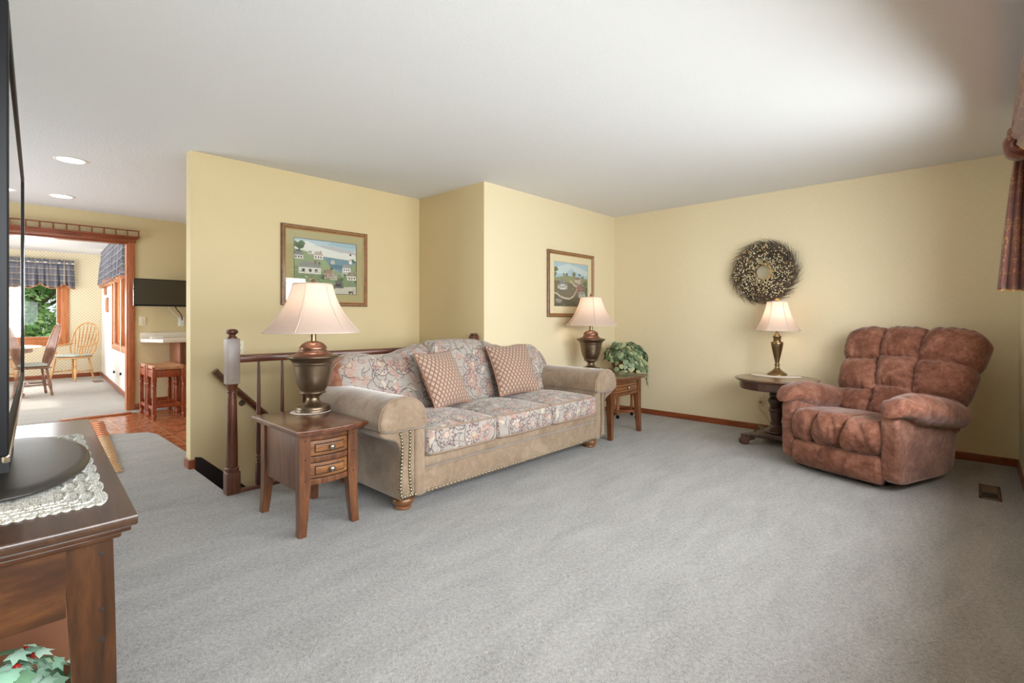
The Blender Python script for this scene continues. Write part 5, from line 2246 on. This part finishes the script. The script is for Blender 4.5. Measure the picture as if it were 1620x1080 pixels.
m = MB()
m.prism(ctop(0, 0.012), ZT - 0.022, ZT, axis='z', bev=0.006)
m.build('top', M['console_top'], t, off=False, sharp=30)
m = MB()
m.prism(ctop(0.010, 0.012), ZT - 0.034, ZT - 0.021, axis='z', bev=0.004)
m.prism(ctop(0.024, 0.012), ZT - 0.048, ZT - 0.033, axis='z', bev=0.006)
m.build('top_moulding', M['console_wood_flat'], t, off=False, sharp=30)
for (ax, ay) in ((-0.036, 0.036), (-DP + 0.036, 0.036), (-0.036, LN - 0.036), (-DP + 0.036, LN - 0.036)):
    sx = -1 if ax > -0.2 else 1
    sy = 1 if ay < 0.5 else -1
    m = MB()
    w = 0.074
    secs = []
    for k in range(10):
        z = (ZT - 0.048) * k / 9
        f = 1 - k / 9
        ww = lerp(w, 0.055, f)
        fl = -0.012 * math.sin(PI * f) * 0.5
        secs.append((ax + sx * ww / 2 + sx * fl, ay + sy * ww / 2, z, ww, ww))
    m.loft(secs)
    lg = m.build('leg', M['console_wood'], t, off=False)
    if sy > 0:
        m = MB()
        for zz in (ZT - 0.075, ZT - 0.185, ZT - 0.245):
            m.lathe([(0.005, 0), (0.005, 0.0015), (0.0001, 0.002)], (ax + sx * 0.018, ay + 0.001, zz), 8, axis='y')
        m.build('peg', M['seam_dark'], lg, off=False)
# end aprons with a shaped, bowed lower edge
for (yy, name) in ((0.046, 'end_apron'), (LN - 0.070, 'end_apron')):
    m = MB()
    N_ = 18
    sg = 1 if yy < 0.5 else -1
    up = ZT - 0.048
    front, rear = [], []
    for i in range(N_ + 1):
        u = i / N_
        x = -0.106 - (DP - 0.212) * u
        low = 0.580 - 0.022 * u + 0.012 * math.sin(PI * u)
        y = yy - sg * 0.012 * (1 - (2 * u - 1) ** 2)
        front += [(x, y - sg * 0.011, low), (x, y - sg * 0.011, up)]
        rear += [(x, y + sg * 0.011, low), (x, y + sg * 0.011, up)]
    o = 2 * (N_ + 1)
    fs = []
    for i in range(N_):
        p = 2 * i
        fs += [(p, p + 1, p + 3, p + 2), (o + p, o + p + 2, o + p + 3, o + p + 1), (p, p + 2, o + p + 2, o + p), (p + 1, o + p + 1, o + p + 3, p + 3)]
    m.add(front + rear, fs)
    m.build(name, M['console_wood_flat'], t, off=False, sharp=30)
for xs in (-0.060, -DP + 0.050):
    m = MB()
    m.rbox(xs, xs + 0.018, 0.105, LN - 0.105, 0.585, ZT - 0.048, 0.002)
    m.build('side_apron', M['console_wood'], t, off=False)
for k in range(2):
    y0, y1 = 0.13 + 0.53 * k, 0.13 + 0.53 * k + 0.51
    m = MB()
    m.rbox(-0.046, -0.036, y0, y1, 0.600, ZT - 0.062, 0.004)
    dd = m.build('drawer', M['console_wood'], t, off=False)
    m = MB()
    m.lathe([(0.006, 0), (0.006, 0.010), (0.0155, 0.018), (0.0155, 0.022), (0.0001, 0.029)], (-0.037, (y0 + y1) / 2, 0.655), 18, axis='x')
    m.build('knob', M['pewter'], dd, off=False)
m = MB()
m.rbox(-DP + 0.045, -0.045, 0.045, LN - 0.045, 0.262, 0.290, 0.004)
m.build('shelf', M['console_wood'], t, off=False)
m = MB()
m.rbox(-DP + 0.06, -0.062, 0.43, 0.448, 0.29, ZT - 0.050, 0.002)
m.rbox(-DP + 0.048, -DP + 0.056, 0.09, LN - 0.09, 0.29, ZT - 0.050, 0.002)
m.build('inner_panel', M['console_back'], t, off=False)

CM = Matrix.Translation(CL) @ Matrix.Rotation(CR, 4, 'Z')


def cw(x, y, z=0):
    return tuple(CM @ Vector((x, y, z)))


# lace runner under the television foot
t = thing('lace_runner', 'white crocheted lace runner under the television on the console', 'runner', cw(-0.215, 0.54, ZT), CR)
m = MB()


def scallop(hx, hy, nx, ny, amp):
    pts = []
    for i in range(nx * 6):
        s = i / (nx * 6)
        pts.append((-hx + 2 * hx * s, -hy - amp * abs(math.sin(PI * nx * s))))
    for i in range(ny * 6):
        s = i / (ny * 6)
        pts.append((hx + amp * abs(math.sin(PI * ny * s)), -hy + 2 * hy * s))
    for i in range(nx * 6):
        s = i / (nx * 6)
        pts.append((hx - 2 * hx * s, hy + amp * abs(math.sin(PI * nx * s))))
    for i in range(ny * 6):
        s = i / (ny * 6)
        pts.append((-hx - amp * abs(math.sin(PI * ny * s)), hy - 2 * hy * s))
    return pts


m.prism(scallop(0.172, 0.425, 20, 9, 0.009), 0.0003, 0.0045, axis='z')
m.build('lace', M['lace'], t, off=False)
m = MB()
for k in range(1, 4):
    e = 0.022 * k
    m.tube([(p[0], p[1], 0.0045) for p in scallop(0.172 - e, 0.425 - e, 20, 9, 0.009)], 0.003, 5, cap=False)
m.build('crochet_border', M['lace'], t, off=False)

t = thing('television', 'large flat television seen edge-on, standing on the media console', 'television', cw(-0.20, 0.575, ZT + 0.008), CR)
zb = ZT + 0.008
TX, TY0, TY1, TZ0, TZ1 = 0.02, -0.690, 0.675, 0.930 - zb, 1.655 - zb
m = MB()
m.lathe(smooth_poly([(0.0001, 0), (0.96, 0), (1.0, 0.004), (1.0, 0.010), (0.95, 0.018), (0.86, 0.0195), (0.0001, 0.0215)], 1, False), (0, 0, 0), 72, sx=0.160, sy=0.345)
m.build('stand_base', M['tv_base'], t, off=False, sharp=60)
m = MB()
m.loft([(-0.012, 0, 0.018, 0.04, 0.30), (-0.012, 0, TZ0 + 0.06, 0.03, 0.24)])
m.build('stand_neck', M['black_plastic'], t, off=False)
m = MB()
b = 0.026
for (y0, y1, z0, z1) in ((TY0, TY0 + b, TZ0, TZ1), (TY1 - b, TY1, TZ0, TZ1), (TY0 + b, TY1 - b, TZ1 - b, TZ1), (TY0 + b, TY1 - b, TZ0, TZ0 + b + 0.006)):
    m.rbox(TX - 0.045, TX + 0.002, y0, y1, z0, z1, 0.004)
m.box(TX - 0.060, TX - 0.010, TY0 + 0.01, TY1 - 0.01, TZ0 + 0.01, TZ1 - 0.01)
m.build('housing', M['black_plastic'], t, off=False)
m = MB()
m.rbox(TX - 0.006, TX + 0.004, TY0 + 0.004, TY1 - 0.004, TZ0 - 0.010, TZ0 + 0.004, 0.003)
m.rbox(TX - 0.006, TX + 0.003, TY1 - 0.003, TY1 + 0.003, TZ0, TZ1, 0.001)
m.build('chrome_strip', M['chrome'], t, off=False)
m = MB()
m.box(TX - 0.012, TX - 0.002, TY0 + b - 0.003, TY1 - b + 0.003, TZ0 + b, TZ1 - b + 0.003)
m.build('screen', M['screen'], t, off=False)

# artificial ivy with red berries on the console shelf
t = thing('ivy_arrangement', 'pale green artificial ivy with red berries on the console shelf', 'plant', cw(-0.20, 0.20, 0.29), CR)
m = MB()
m.lathe(smooth_poly([(0.0001, 0), (0.05, 0), (0.062, 0.04), (0.066, 0.08)], 1, False) + [(0.060, 0.08), (0.055, 0.03), (0.0001, 0.02)], (0, 0, 0), 28)
m.build('pot', M['wicker'], t, off=False)
rnd = random.Random(21)
m = MB()
cols = []
br = MB()


def maple(p, n, up, s, col):
    n = n.normalized()
    u = up - n * up.dot(n)
    u = u.normalized() if u.length > 1e-4 else n.orthogonal().normalized()
    w = n.cross(u)
    ring = []
    prof = [(0, 1.0), (26, 0.52), (52, 0.92), (84, 0.5), (110, 0.78), (150, 0.42), (180, 0.25), (210, 0.42), (250, 0.78), (276, 0.5), (308, 0.92), (334, 0.52)]
    for a, r in prof:
        x, y = math.sin(R(a)) * r * s, math.cos(R(a)) * r * s
        ring.append(p + w * x + u * y - n * (0.25 * (x * x + y * y) / s))
    vs = ring + [p + n * 0.004]
    m.add(vs, [(12, (i + 1) % 12, i) for i in range(12)])
    cols.extend([col] * 12)


for k in range(120):
    a = rnd.uniform(0, 2 * PI)
    el = rnd.uniform(-0.25, 1.3)
    v = Vector((math.cos(a) * math.cos(el), math.sin(a) * math.cos(el), math.sin(el)))
    p = Vector((v.x * 0.12, v.y * 0.12, 0.085 + v.z * 0.095)) * rnd.uniform(0.6, 1.08)
    c = rnd.choice([C(178, 214, 192), C(150, 194, 166), C(200, 228, 208), C(120, 162, 126), C(168, 204, 168)])
    maple(p, v + Vector((rnd.uniform(-0.5, 0.5), rnd.uniform(-0.5, 0.5), 0.3)), Vector((v.x, v.y, rnd.uniform(-0.6, 0.4))), rnd.uniform(0.022, 0.034), c)
    if k % 12 == 0:
        br.ball(p * 1.02 + Vector((0.01, 0, 0)), 0.007, 8, 6)
m.build('foliage', M['leaf'], t, off=False, colors=cols)
br.build('berries', M['red_berry'], t, off=False)['kind'] = 'stuff'

# ------------------------------------------------------------------ swag curtain at the window behind the camera
t = thing('curtain', 'rust damask swag curtain with gold trim hanging at the right window', 'curtain', (4.18, -0.17, 1.31))
rnd = random.Random(2)


def jabot(u, v):
    # pleated tail that hangs beside the window, seen on its side: u from the wall outwards, v downwards
    yo = lerp(-0.170, -0.088, v ** 0.8)
    y = lerp(-0.226, yo, u)
    tri = abs(((u * 2.6 + 0.15) % 1.0) - 0.5) * 2
    x = 4.22 + 0.075 * (tri - 0.5) * (0.35 + 0.65 * v) + 0.05 * u * v
    zl = 1.322 - 0.012 * (1 - u) + 0.012 * tri
    return (x, y, lerp(2.16, zl, v))


m = MB()
m.grid(jabot, 40, 24)
j = m.build('jabot', M['damask'], t, uv=True, thick=0.004)
m = MB()
m.tube([jabot(i / 60, 1.0) for i in range(61)], 0.004, 6)
m.build('gold_edge', M['gold_trim'], j)


def wknot(x, y, z):
    a = math.atan2(z, y)
    r = math.sqrt(y * y + z * z)
    k = 1 + 0.08 * math.sin(r * 130 + 2 * a)
    return [x * (1 + 0.15 * math.sin(r * 150 + a * 3)), y * k, z * k]


m = MB()
m.cushion((4.17, -0.170, 2.185), (0.075, 0.058, 0.105), (0.075, 0.058, 0.105), n=(2, 2, 2), k=12, warp=wknot)
m.build('knot', M['damask'], t, uv=True, sharp=180)
m = MB()
for r in (0.030, 0.040):
    m.tube([(4.09, -0.205 + r * math.cos(a), 2.28 + (r + 0.05) * math.sin(a)) for a in [PI + PI * i / 20 for i in range(21)]] + [(4.09, -0.205 + r, 2.40)], 0.005, 6)
m.build('cord_loop', M['gold_trim'], t)


def swag(u, v):
    x = lerp(4.18, -0.40, u)
    sag = 0.42 * math.sin(PI * u)
    top = 2.40 - 0.14 * max(0, 1 - u / 0.04) ** 1.5 - 0.14 * max(0, 1 - (1 - u) / 0.06) ** 1.5
    lo = 2.17 - sag
    fold = 0.02 * math.sin(v * 22) * (0.3 + math.sin(PI * u))
    return (x, -0.180 + fold + 0.03 * math.sin(PI * v), lerp(top, lo, v))


m = MB()
m.grid(swag, 40, 40)
s_ = m.build('swag', M['damask'], t, uv=True, thick=0.004)
m = MB()
m.tube([swag(i / 60, 1.0) for i in range(61)], 0.006, 6)
m.build('gold_edge', M['gold_trim'], s_)
m = MB()
m.tube([(-0.45, -0.205, 2.405), (4.30, -0.205, 2.405)], 0.016, 10)
for x in (-0.40, 4.2):
    m.tube([(x, YW, 2.405), (x, -0.205, 2.405)], 0.008, 8)
m.build('curtain_rod', M['rail_wood_flat'], t)

# ------------------------------------------------------------------ hall rug
t = MB()


def rugf(u, v):
    a = (lerp(0.13, 0.32, v), lerp(4.69, 7.10, v))
    b = (lerp(0.682, 0.872, v), lerp(4.655, 7.06, v))
    return (lerp(a[0], b[0], u) + 0.004 * math.sin(v * 30), lerp(a[1], b[1], u), 0.006 + 0.003 * math.sin(v * 17 + u * 3))


t.grid(rugf, 8, 40)
rg = t.build('hall_rug', M['rug'], None, thick=0.008)
lay = rg.data.uv_layers.new(name='uv')
for pgn in rg.data.polygons:
    for li in pgn.loop_indices:
        vi = rg.data.loops[li].vertex_index
        lay.data[li].uv = ((vi // 41) / 8 * 0.55, (vi % 41) / 40)
tag(rg, 'narrow orange and cream woven rug on the hall carpet beyond the console', 'rug')
# ------------------------------------------------------------------ kitchen corner
t = thing('wall_television', 'small black television mounted on the kitchen wall', 'television', (1.58, YK, 1.48))
m = MB()
m.rbox(1.215, 1.945, 7.535, 7.575, 1.308, 1.650, 0.006)
m.rbox(1.30, 1.86, 7.574, 7.60, 1.34, 1.60, 0.01)
m.build('housing', M['black_plastic'], t)
m = MB()
m.box(1.226, 1.934, 7.5335, 7.536, 1.328, 1.640)
m.build('screen', M['screen_matte'], t)
m = MB()
m.rbox(1.53, 1.63, 7.59, YK, 1.43, 1.53, 0.004)
m.build('wall_mount', M['black_plastic'], t)
m = MB()
m.rbox(1.2135, 1.2155, 7.538, 7.572, 1.312, 1.646, 0.001)
m.build('edge_strip', M['chrome'], t)
t = thing('power_cord', 'black and white cords hanging from the kitchen television to its outlet', 'cord', (1.74, YK - 0.03, 1.15))
m = MB()
m.tube(smooth_poly([(1.66, 7.60, 1.32), (1.69, 7.66, 1.27), (1.75, 7.72, 1.22), (1.772, 7.735, 1.15), (1.765, 7.742, 1.135)], 2, False), 0.006, 6)
m.build('black_cord', M['black_plastic'], t)
m = MB()
m.tube(smooth_poly([(1.58, 7.60, 1.31), (1.64, 7.68, 1.24), (1.72, 7.73, 1.18), (1.757, 7.742, 1.135)], 2, False), 0.005, 6)
m.build('white_cord', M['white_plastic'], t)

t = thing('counter', 'pale laminate counter with a clipped corner on a wood panel under the kitchen television', 'counter', (1.8, 7.45, 0))
out = [(1.315, YK - 0.001), (1.300, 7.53), (1.445, 7.185), (XS - 0.002, 7.185), (XS - 0.002, YK - 0.001)]
m = MB()
m.prism(out, 0.858, 0.900, axis='z', bev=0.006)
m.build('countertop', M['laminate'], t)
m = MB()
m.rbox(1.318, XS - 0.002, YK - 0.020, YK - 0.001, 0.898, 0.972, 0.004)
m.build('backsplash', M['laminate'], t)
m = MB()
m.rbox(1.630, 1.655, 7.25, YK - 0.015, 0.0, 0.859, 0.003)
m.rbox(1.655, XS - 0.002, 7.30, YK - 0.015, 0.09, 0.859, 0.003)
m.build('panel', M['cabinet_wood'], t)
m = MB()
m.rbox(1.40, 1.53, 7.60, 7.66, 0.9005, 0.920, 0.006)
tag(m.build('remote_control', M['white_plastic']), 'white remote control lying on the kitchen counter', 'remote')


def stool(label, x0, y0, grp):
    w, d, h = 0.335, 0.335, 0.605
    t = thing('counter_stool', label, 'stool', (x0 + w / 2, y0 + d / 2, 0), group=grp)
    p = 0.046
    zz = -0.008
    for (cx, cy) in ((x0 + p / 2, y0 + p / 2), (x0 + w - p / 2, y0 + p / 2), (x0 + p / 2, y0 + d - p / 2), (x0 + w - p / 2, y0 + d - p / 2)):
        m = MB()
        m.rbox(cx - p / 2, cx + p / 2, cy - p / 2, cy + p / 2, 0.425, h - 0.008, 0.008)
        m.lathe([(0.014, zz), (0.019, 0.01), (0.023, 0.035), (0.018, 0.05), (0.018, 0.056)], (cx, cy, 0), 14)
        m.rbox(cx - 0.019, cx + 0.019, cy - 0.019, cy + 0.019, 0.055, 0.34, 0.006)
        m.lathe([(0.018, 0.338), (0.024, 0.352), (0.018, 0.362), (0.024, 0.374), (0.024, 0.386), (0.018, 0.394), (0.023, 0.410), (0.023, 0.428)], (cx, cy, 0), 14)
        m.build('leg', M['stool_wood'], t)
    m = MB()
    for (a, b, c, e) in ((x0 + p, x0 + w - p, y0 + 0.008, y0 + 0.032), (x0 + p, x0 + w - p, y0 + d - 0.032, y0 + d - 0.008), (x0 + 0.008, x0 + 0.032, y0 + p, y0 + d - p), (x0 + w - 0.032, x0 + w - 0.008, y0 + p, y0 + d - p)):
        m.rbox(a - 0.005, b + 0.005, c, e, 0.475, 0.555, 0.004) if e - c < b - a else m.rbox(a, b, c - 0.005, e + 0.005, 0.475, 0.555, 0.004)
    m.build('seat_apron', M['stool_wood'], t)
    for (a, b, c, e, z) in ((x0 + p - 0.006, x0 + w - p + 0.006, y0 + 0.012, y0 + 0.032, 0.125), (x0 + p - 0.006, x0 + w - p + 0.006, y0 + d - 0.032, y0 + d - 0.012, 0.125), (x0 + 0.012, x0 + 0.032, y0 + p - 0.006, y0 + d - p + 0.006, 0.10), (x0 + w - 0.032, x0 + w - 0.012, y0 + p - 0.006, y0 + d - p + 0.006, 0.10)):
        m = MB()
        m.rbox(a, b, c, e, z, z + 0.04, 0.004)
        m.build('stretcher', M['stool_wood'], t)
    m = MB()

    def ws(x, y, z):
        return [x, y, z - 0.018 * (1 - (x / 0.16) ** 2) * (1 if z > 0 else 0)]
    m.cushion((x0 + w / 2, y0 + d / 2, 0.585), (w / 2 - 0.012, d / 2 + 0.001, 0.028), (0.02, 0.02, 0.02), n=(8, 4, 1), warp=ws)
    m.build('woven_seat', M['rush'], t)
    return t


stool('reddish wooden stool with woven seat, standing in front of the other at the kitchen counter', 1.270, 6.825, 'counter stools')
stool('reddish wooden stool with woven seat, pushed in behind the other under the kitchen counter', 1.262, 7.175, 'counter stools')

# ------------------------------------------------------------------ dining room furniture


def turned_leg(m, p0, p1, r):
    P0, P1 = Vector(p0), Vector(p1)
    prof = [(0, 0.62), (0.05, 0.85), (0.12, 0.9), (0.16, 0.6), (0.19, 0.95), (0.22, 0.6), (0.28, 0.85), (0.42, 1.1), (0.55, 0.95), (0.60, 0.65), (0.63, 1.0), (0.66, 0.7), (0.70, 1.0), (0.73, 0.7), (0.80, 0.85), (1.0, 0.75)]
    m.tube([P0.lerp(P1, a) for a, _ in prof], [r * b for _, b in prof], 12)


def bow_chair(label, loc, rz, wood_m, arms, hgt=1.06):
    """local: front towards -y"""
    t = thing('dining_chair', label, 'chair', loc, rz)
    m = MB()

    def wseat2(x, y, z):
        return [x * (1 - 0.12 * (y / 0.22 + 1) / 2), y, z - 0.008 * (1 - (x / 0.23) ** 2) * (1 if z > 0 else 0)]
    m.cushion((0, 0, 0.425), (0.245, 0.225, 0.018), (0.08, 0.08, 0.014), n=(4, 4, 1), warp=wseat2)
    m.build('seat', wood_m, t, off=False)
    for (x, y) in ((-0.18, -0.17), (0.18, -0.17), (-0.15, 0.16), (0.15, 0.16)):
        m = MB()
        turned_leg(m, (x * 1.28, y * 1.35, 0.0), (x, y, 0.418), 0.021)
        m.build('leg', wood_m, t, off=False)
    m = MB()
    zz = 0.17
    m.tube([(-0.215, -0.205, zz), (-0.18, 0.2, zz)], 0.010, 8)
    m.tube([(0.215, -0.205, zz), (0.18, 0.2, zz)], 0.010, 8)
    m.build('side_stretcher', wood_m, t, off=False)
    m = MB()
    m.tube([(-0.198, 0, zz), (0.198, 0, zz)], 0.010, 8)
    m.build('cross_stretcher', wood_m, t, off=False)

    def back(a, out=1.0):
        x = (0.235 + 0.055 * max(0, math.sin(a)) ** 0.8) * math.cos(a) * out
        h = 0.44 + (hgt - 0.44) * max(0, math.sin(a)) ** 0.62
        k = (h - 0.44) / (hgt - 0.44)
        return Vector((x, 0.175 + 0.15 * k, h))
    pts = []
    for i in range(33):
        a = PI * i / 32
        pts.append(back(a))
    pts[0] = Vector((0.18, 0.17, 0.435))
    pts[-1] = Vector((-0.18, 0.17, 0.435))
    m = MB()
    m.tube(pts, 0.0155, 10, flat=0.8)
    m.build('back_bow', wood_m, t, off=False)
    for k in range(7):
        s = (k - 3) / 3
        x1 = 0.215 * s
        a = math.acos(max(-1, min(1, x1 / 0.275)))
        top = back(a)
        b0 = Vector((0.135 * s, 0.165, 0.435))
        m = MB()
        m.tube([b0.lerp(top, q) + Vector((0, 0.012 * math.sin(PI * q), 0)) for q in (0, 0.15, 0.35, 0.55, 0.75, 1)], [0.007, 0.009, 0.011, 0.017, 0.013, 0.007], 8, flat=0.5)
        m.build('spindle', wood_m, t, off=False)
    if arms:
        for s in (-1, 1):
            m = MB()
            m.tube(smooth_poly([(0.222 * s, 0.235, 0.68), (0.262 * s, 0.10, 0.655), (0.275 * s, -0.02, 0.640), (0.262 * s, -0.13, 0.635), (0.235 * s, -0.17, 0.632)], 2, False), 0.018, 10, flat=0.7)
            ar = m.build('armrest', wood_m, t, off=False)
            m = MB()
            turned_leg(m, (0.215 * s, -0.10, 0.435), (0.262 * s, -0.11, 0.635), 0.015)
            m.build('arm_post', wood_m, ar, off=False)
    m = MB()
    m.cushion((0, -0.01, 0.462), (0.215, 0.195, 0.022), (0.06, 0.06, 0.02), puff=(0, 0, 0.008), n=(5, 5, 1))
    m.build('seat_pad', M['seat_pad'], t, off=False)
    return t


bow_chair('light oak bow-back armchair with a sage seat pad by the far dining window', (1.085, 12.36, 0), R(-46), M['light_oak'], True, 1.075)
bow_chair('brown bow-back side chair with a grey seat pad at the round dining table', (0.410, 10.26, 0), R(-83), M['brown_oak'], False, 1.07)
bow_chair('light oak bow-back chair on the far side of the dining table, mostly behind the television', (-0.35, 11.75, 0), R(10), M['light_oak'], True, 1.06)

TX_, TY_ = -0.06, 10.15
t = thing('dining_table', 'round white-topped pedestal dining table behind the television', 'table', (TX_, TY_, 0))
m = MB()
m.lathe([(0.0001, 0.722), (0.58, 0.722), (0.60, 0.730), (0.60, 0.742), (0.592, 0.748), (0.0001, 0.748)], (TX_, TY_, 0), 56)
m.build('top', M['laminate'], t)
m = MB()
m.lathe([(0.0001, 0.66), (0.50, 0.66), (0.50, 0.722), (0.0001, 0.722)], (TX_, TY_, 0), 48)
m.build('apron', M['brown_oak'], t)
m = MB()
m.lathe(smooth_poly([(0.0001, 0.10), (0.10, 0.10), (0.11, 0.16), (0.07, 0.24), (0.09, 0.36), (0.11, 0.44), (0.07, 0.54), (0.12, 0.66)], 2, False), (TX_, TY_, 0), 28)
m.build('pedestal', M['brown_oak'], t)
for k in range(4):
    a = R(-17 + 90 * k)
    m = MB()
    m.tube([(TX_ + r * math.cos(a), TY_ + r * math.sin(a), z) for r, z in ((0.05, 0.16), (0.18, 0.15), (0.30, 0.09), (0.38, 0.045), (0.42, 0.038))], [0.05, 0.05, 0.045, 0.042, 0.03], 10)
    m.build('foot', M['brown_oak'], t)


# valances ----------------------------------------------------------
def valance(label, a0, a1, z0, z1, n_sc, M4, seed):
    """local: runs along x, room towards -y, hangs from z1 to z0"""
    c = M4 @ Vector(((a0 + a1) / 2, 0, z1))
    t = thing('valance', label, 'valance', c)
    rnd = random.Random(seed)
    ph = [rnd.uniform(0, 6.28) for _ in range(4)]
    Ln = a1 - a0

    def gather(x):
        return 0.5 * math.sin(x * 62 + ph[0]) + 0.35 * math.sin(x * 103 + ph[1]) + 0.3 * math.sin(x * 27 + ph[2])

    def skirt(u, v):
        x = a0 + Ln * u
        flare = 1 + 0.03 * v
        x = (a0 + a1) / 2 + (x - (a0 + a1) / 2) * flare
        f = u * n_sc
        sc = abs(math.sin(PI * f)) ** 0.7
        low = z0 + 0.10 * (1 - sc)
        y = -0.090 - (0.012 + 0.034 * v) * gather(x)
        return (x, y, lerp(z1 - 0.09, low, v))

    def head(u, v):
        x = a0 + Ln * u
        return (x, -0.085 - 0.010 * gather(x) * (1 - abs(2 * v - 1)) - 0.008 * math.sin(PI * v), lerp(z1 - 0.09, z1 - 0.03, v))

    def ruffle(u, v):
        x = a0 + Ln * u
        return (x, -0.085 - 0.016 * v * math.sin(x * 120 + ph[3]) - 0.01 * v * gather(x), lerp(z1 - 0.03, z1 + 0.006 * math.sin(x * 90), v))
    NU = int(Ln * 110)

    def mk(fn, nv, name, mat, parent, uv=True):
        m = MB()
        m.grid(fn, NU, nv)
        o = m.build(name, mat, parent, off=False, uv=uv, thick=0.003)
        o.data.transform(Matrix.Translation(-c) @ M4)
        return o
    s = mk(skirt, 10, 'skirt', M['plaid'], t)
    mk(head, 4, 'rod_pocket', M['plaid'], t)
    mk(ruffle, 3, 'heading_ruffle', M['plaid'], t)
    m = MB()
    m.tube([skirt(i / NU, 1.0) for i in range(NU + 1)], 0.011, 6)
    o = m.build('rust_edging', M['rust_trim'], s, off=False)
    o.data.transform(Matrix.Translation(-c) @ M4)
    m = MB()
    m.tube([(a0, -0.082, z1 - 0.06), (a1, -0.082, z1 - 0.06)], 0.012, 8)
    for x in (a0 + 0.02, a1 - 0.02):
        m.tube([(x, -0.082, z1 - 0.06), (x, 0.0, z1 - 0.06)], 0.008, 6)
    o = m.build('rod', M['white_plastic'], t, off=False)
    o.data.transform(Matrix.Translation(-c) @ M4)
    return t


valance('blue plaid gathered valance over the far dining window', -0.32, 1.135, 1.735, 2.285, 4.5, Matrix.Translation((0, YD, 0)), 5)
DM2 = DMAT @ Matrix.Rotation(PI, 4, 'Z')
valance('blue plaid gathered valance over the side dining window, beside two tiny pictures', -3.95, -0.45, 1.72, 2.36, 8.5, DM2, 9)


def small_frame(label, t_, z0, z1, w):
    p = dpt(t_, -0.001, z0)
    t = thing('small_picture', label, 'picture', p, math.atan2(DD.y, DD.x))
    m = MB()
    b = 0.03
    for (a, c, e, f) in ((-w / 2, -w / 2 + b, 0, z1 - z0), (w / 2 - b, w / 2, 0, z1 - z0), (-w / 2, w / 2, 0, b), (-w / 2, w / 2, z1 - z0 - b, z1 - z0)):
        m.rbox(a, c, 0.0, 0.026, e, f, 0.004)
    m.build('frame', M['window_oak'], t, off=False)
    m = MB()
    m.box(-w / 2 + 0.01, w / 2 - 0.01, 0.003, 0.012, 0.01, z1 - z0 - 0.01)
    m.build('picture_mat', M['mat_cream'], t, off=False)
    m = MB()
    m.box(-w / 2 + 0.07, w / 2 - 0.07, 0.012, 0.0125, 0.07, z1 - z0 - 0.07)
    m.build('picture_print', M['berry_gold'], t, off=False)
    return t


small_frame('tiny oak-framed picture on the dining side wall, just above another', 4.12, 1.60, 1.83, 0.24)
small_frame('tiny oak-framed picture on the dining side wall, under the other one', 3.80, 1.27, 1.54, 0.26)
for (tt, zl, lab) in ((2.45, 0.26, 'thin blind cord with a dark tassel, hanging nearer the dining room corner'), (1.55, 0.30, 'thin blind cord with a dark tassel, hanging nearest the dining opening')):
    p = dpt(tt, -0.03, 1.2)
    t = thing('blind_cord', lab, 'cord', p)
    m = MB()
    m.tube([dpt(tt, -0.03, 1.78), dpt(tt, -0.03, zl + 0.03)], 0.0035, 5)
    m.build('string', M['white_plastic'], t)
    q = dpt(tt, -0.03, 0)
    m = MB()
    m.lathe([(0.004, zl + 0.04), (0.012, zl + 0.03), (0.014, zl), (0.0001, zl)], (q[0], q[1], 0), 10)
    m.build('tassel', M['black_plastic'], t)

bpy.context.view_layer.update()
